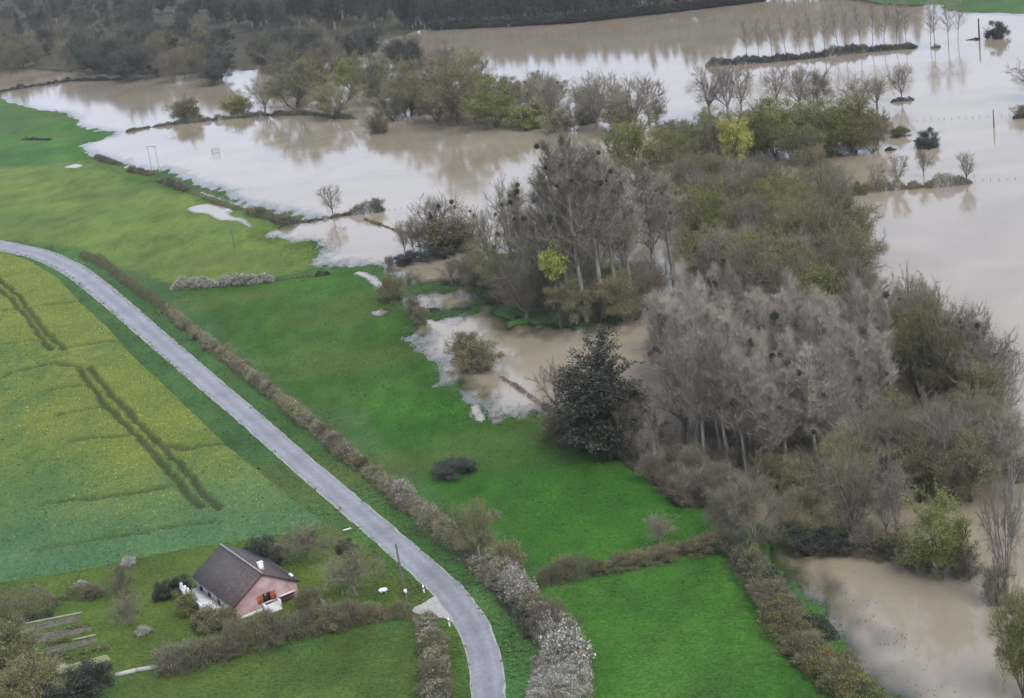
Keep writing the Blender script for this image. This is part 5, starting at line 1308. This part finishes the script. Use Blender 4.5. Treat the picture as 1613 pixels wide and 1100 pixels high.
# mailbox on post
p, z = GZ(637, 940); o = empty('mailbox', (p[0] + .3, p[1] - .5, z)); mb = MB(); mb.tube([[0, 0, -.1], [0, 0, .8]], [.05, .05], 6); link('post', mb.mesh('mail_post', 'pole_grey'), o)
mb = MB(); mb.box((0, 0, 1.0), (.4, .3, .5)); link('box', mb.mesh('mail_box', 'white_paint'), o); tag(o, 'white mailbox on a post at the foot of the dark utility pole', 'mailbox')
# white tank
p, z = GZ(604, 934); o = empty('white_tank', (p[0], p[1], z), .15); mb = MB()
mb.tube([[-.62, 0, .42], [-.55, 0, .42], [-.35, 0, .42], [.35, 0, .42], [.55, 0, .42], [.62, 0, .42]], [.05, .2, .3, .3, .2, .05], 12); link('body', mb.mesh('tank_body', 'white_paint', True), o)
for s in (-1, 1):
    mb = MB(); mb.box((s * .3, 0, .1), (.1, .5, .3)); link('foot', mb.mesh('tank_foot', 'pole_grey'), o)
tag(o, 'small white oval tank on the lawn beside the garden tree', 'tank')
# white board on stakes by the road
p, z = GZ(548, 840); o = empty('white_board', (p[0], p[1], z), .35); mb = MB(); mb.box((0, 0, .62), (1.25, .05, .22)); link('board', mb.mesh('board', 'white_paint'), o)
for s in (-1, 1):
    mb = MB(); mb.box((s * .5, .04, .3), (.06, .04, .8)); link('stake', mb.mesh('stake', 'pole_wood'), o)
tag(o, 'low white board on two stakes on the verge by the field corner', 'board')
# small white roadside plate low in front of the grey post
p, z = GZ(756, 890); o = empty('round_sign', (p[0] + .1, p[1] - .7, z)); mb = MB(); mb.tube([[0, 0, -.1], [0, 0, 1.05]], [.03, .03], 6); link('post', mb.mesh('sign_post', 'pole_grey'), o)
mb = MB(); mb.tube([[0, .03, 1.15], [0, 0, 1.15]], [.2, .2], 14); link('disc', mb.mesh('sign_disc', 'white_paint'), o); tag(o, 'small round white sign in front of the pale grey post', 'sign')
# drowned fence posts
def posts(a, b_, n, label, group, h=.55, mat='pole_wood'):
    A, B = GZ(*a)[0], GZ(*b_)[0]; mb = MB(); mb.tube([[0, 0, -.2], [0, 0, h + .9]], [.065, .055], 6); me = mb.mesh('fence_post', mat)
    rr = random.Random(n)
    for k in range(n):
        q = A + (B - A) * k / (n - 1); z = Z1(*q); o = link('fence_post', me, None, (q[0] + rr.uniform(-.2, .2), q[1] + rr.uniform(-.2, .2), z)); o.rotation_euler = (rr.uniform(-.06, .06), rr.uniform(-.06, .06), 0); o.scale = (1, 1, rr.uniform(.85, 1.05))
        tag(o, label, 'fence post', group)
posts((1445, 196), (1612, 186), 16, 'dark fence post tip in the row crossing the wide water', 'far water fence posts')
posts((1536, 292), (1640, 286), 9, 'dark fence post tip in line with the end of the hedge bank', 'hedge bank fence posts')
posts((786, 598), (866, 646), 9, 'short fence post of the drowned line in the flooded corner', 'flooded corner fence posts')
posts((606, 337), (660, 330), 7, 'faint fence post right of the small round bush in the flood', 'left flood fence posts')
posts((842, 995), (852, 1060), 6, 'wooden fence post along the verge beside the blossom hedge', 'verge fence posts')

# ------------------------------------------------------------------ damp air over the valley
m = bpy.data.materials.new('haze'); m.use_nodes = True; nt = m.node_tree; nt.nodes.clear()
out = nt.nodes.new("ShaderNodeOutputMaterial"); pv = nt.nodes.new("ShaderNodeVolumePrincipled")
pv.inputs['Color'].default_value = (.93, .95, 1.0, 1); pv.inputs['Density'].default_value = .00005; pv.inputs['Anisotropy'].default_value = 0.0
nt.links.new(pv.outputs[0], out.inputs['Volume']); MATS['haze'] = m
mb = MB(); mb.box((0, 4350, 48), (12200, 9500, 101)); tag(link('haze', mb.mesh('haze', 'haze')), kind='stuff')
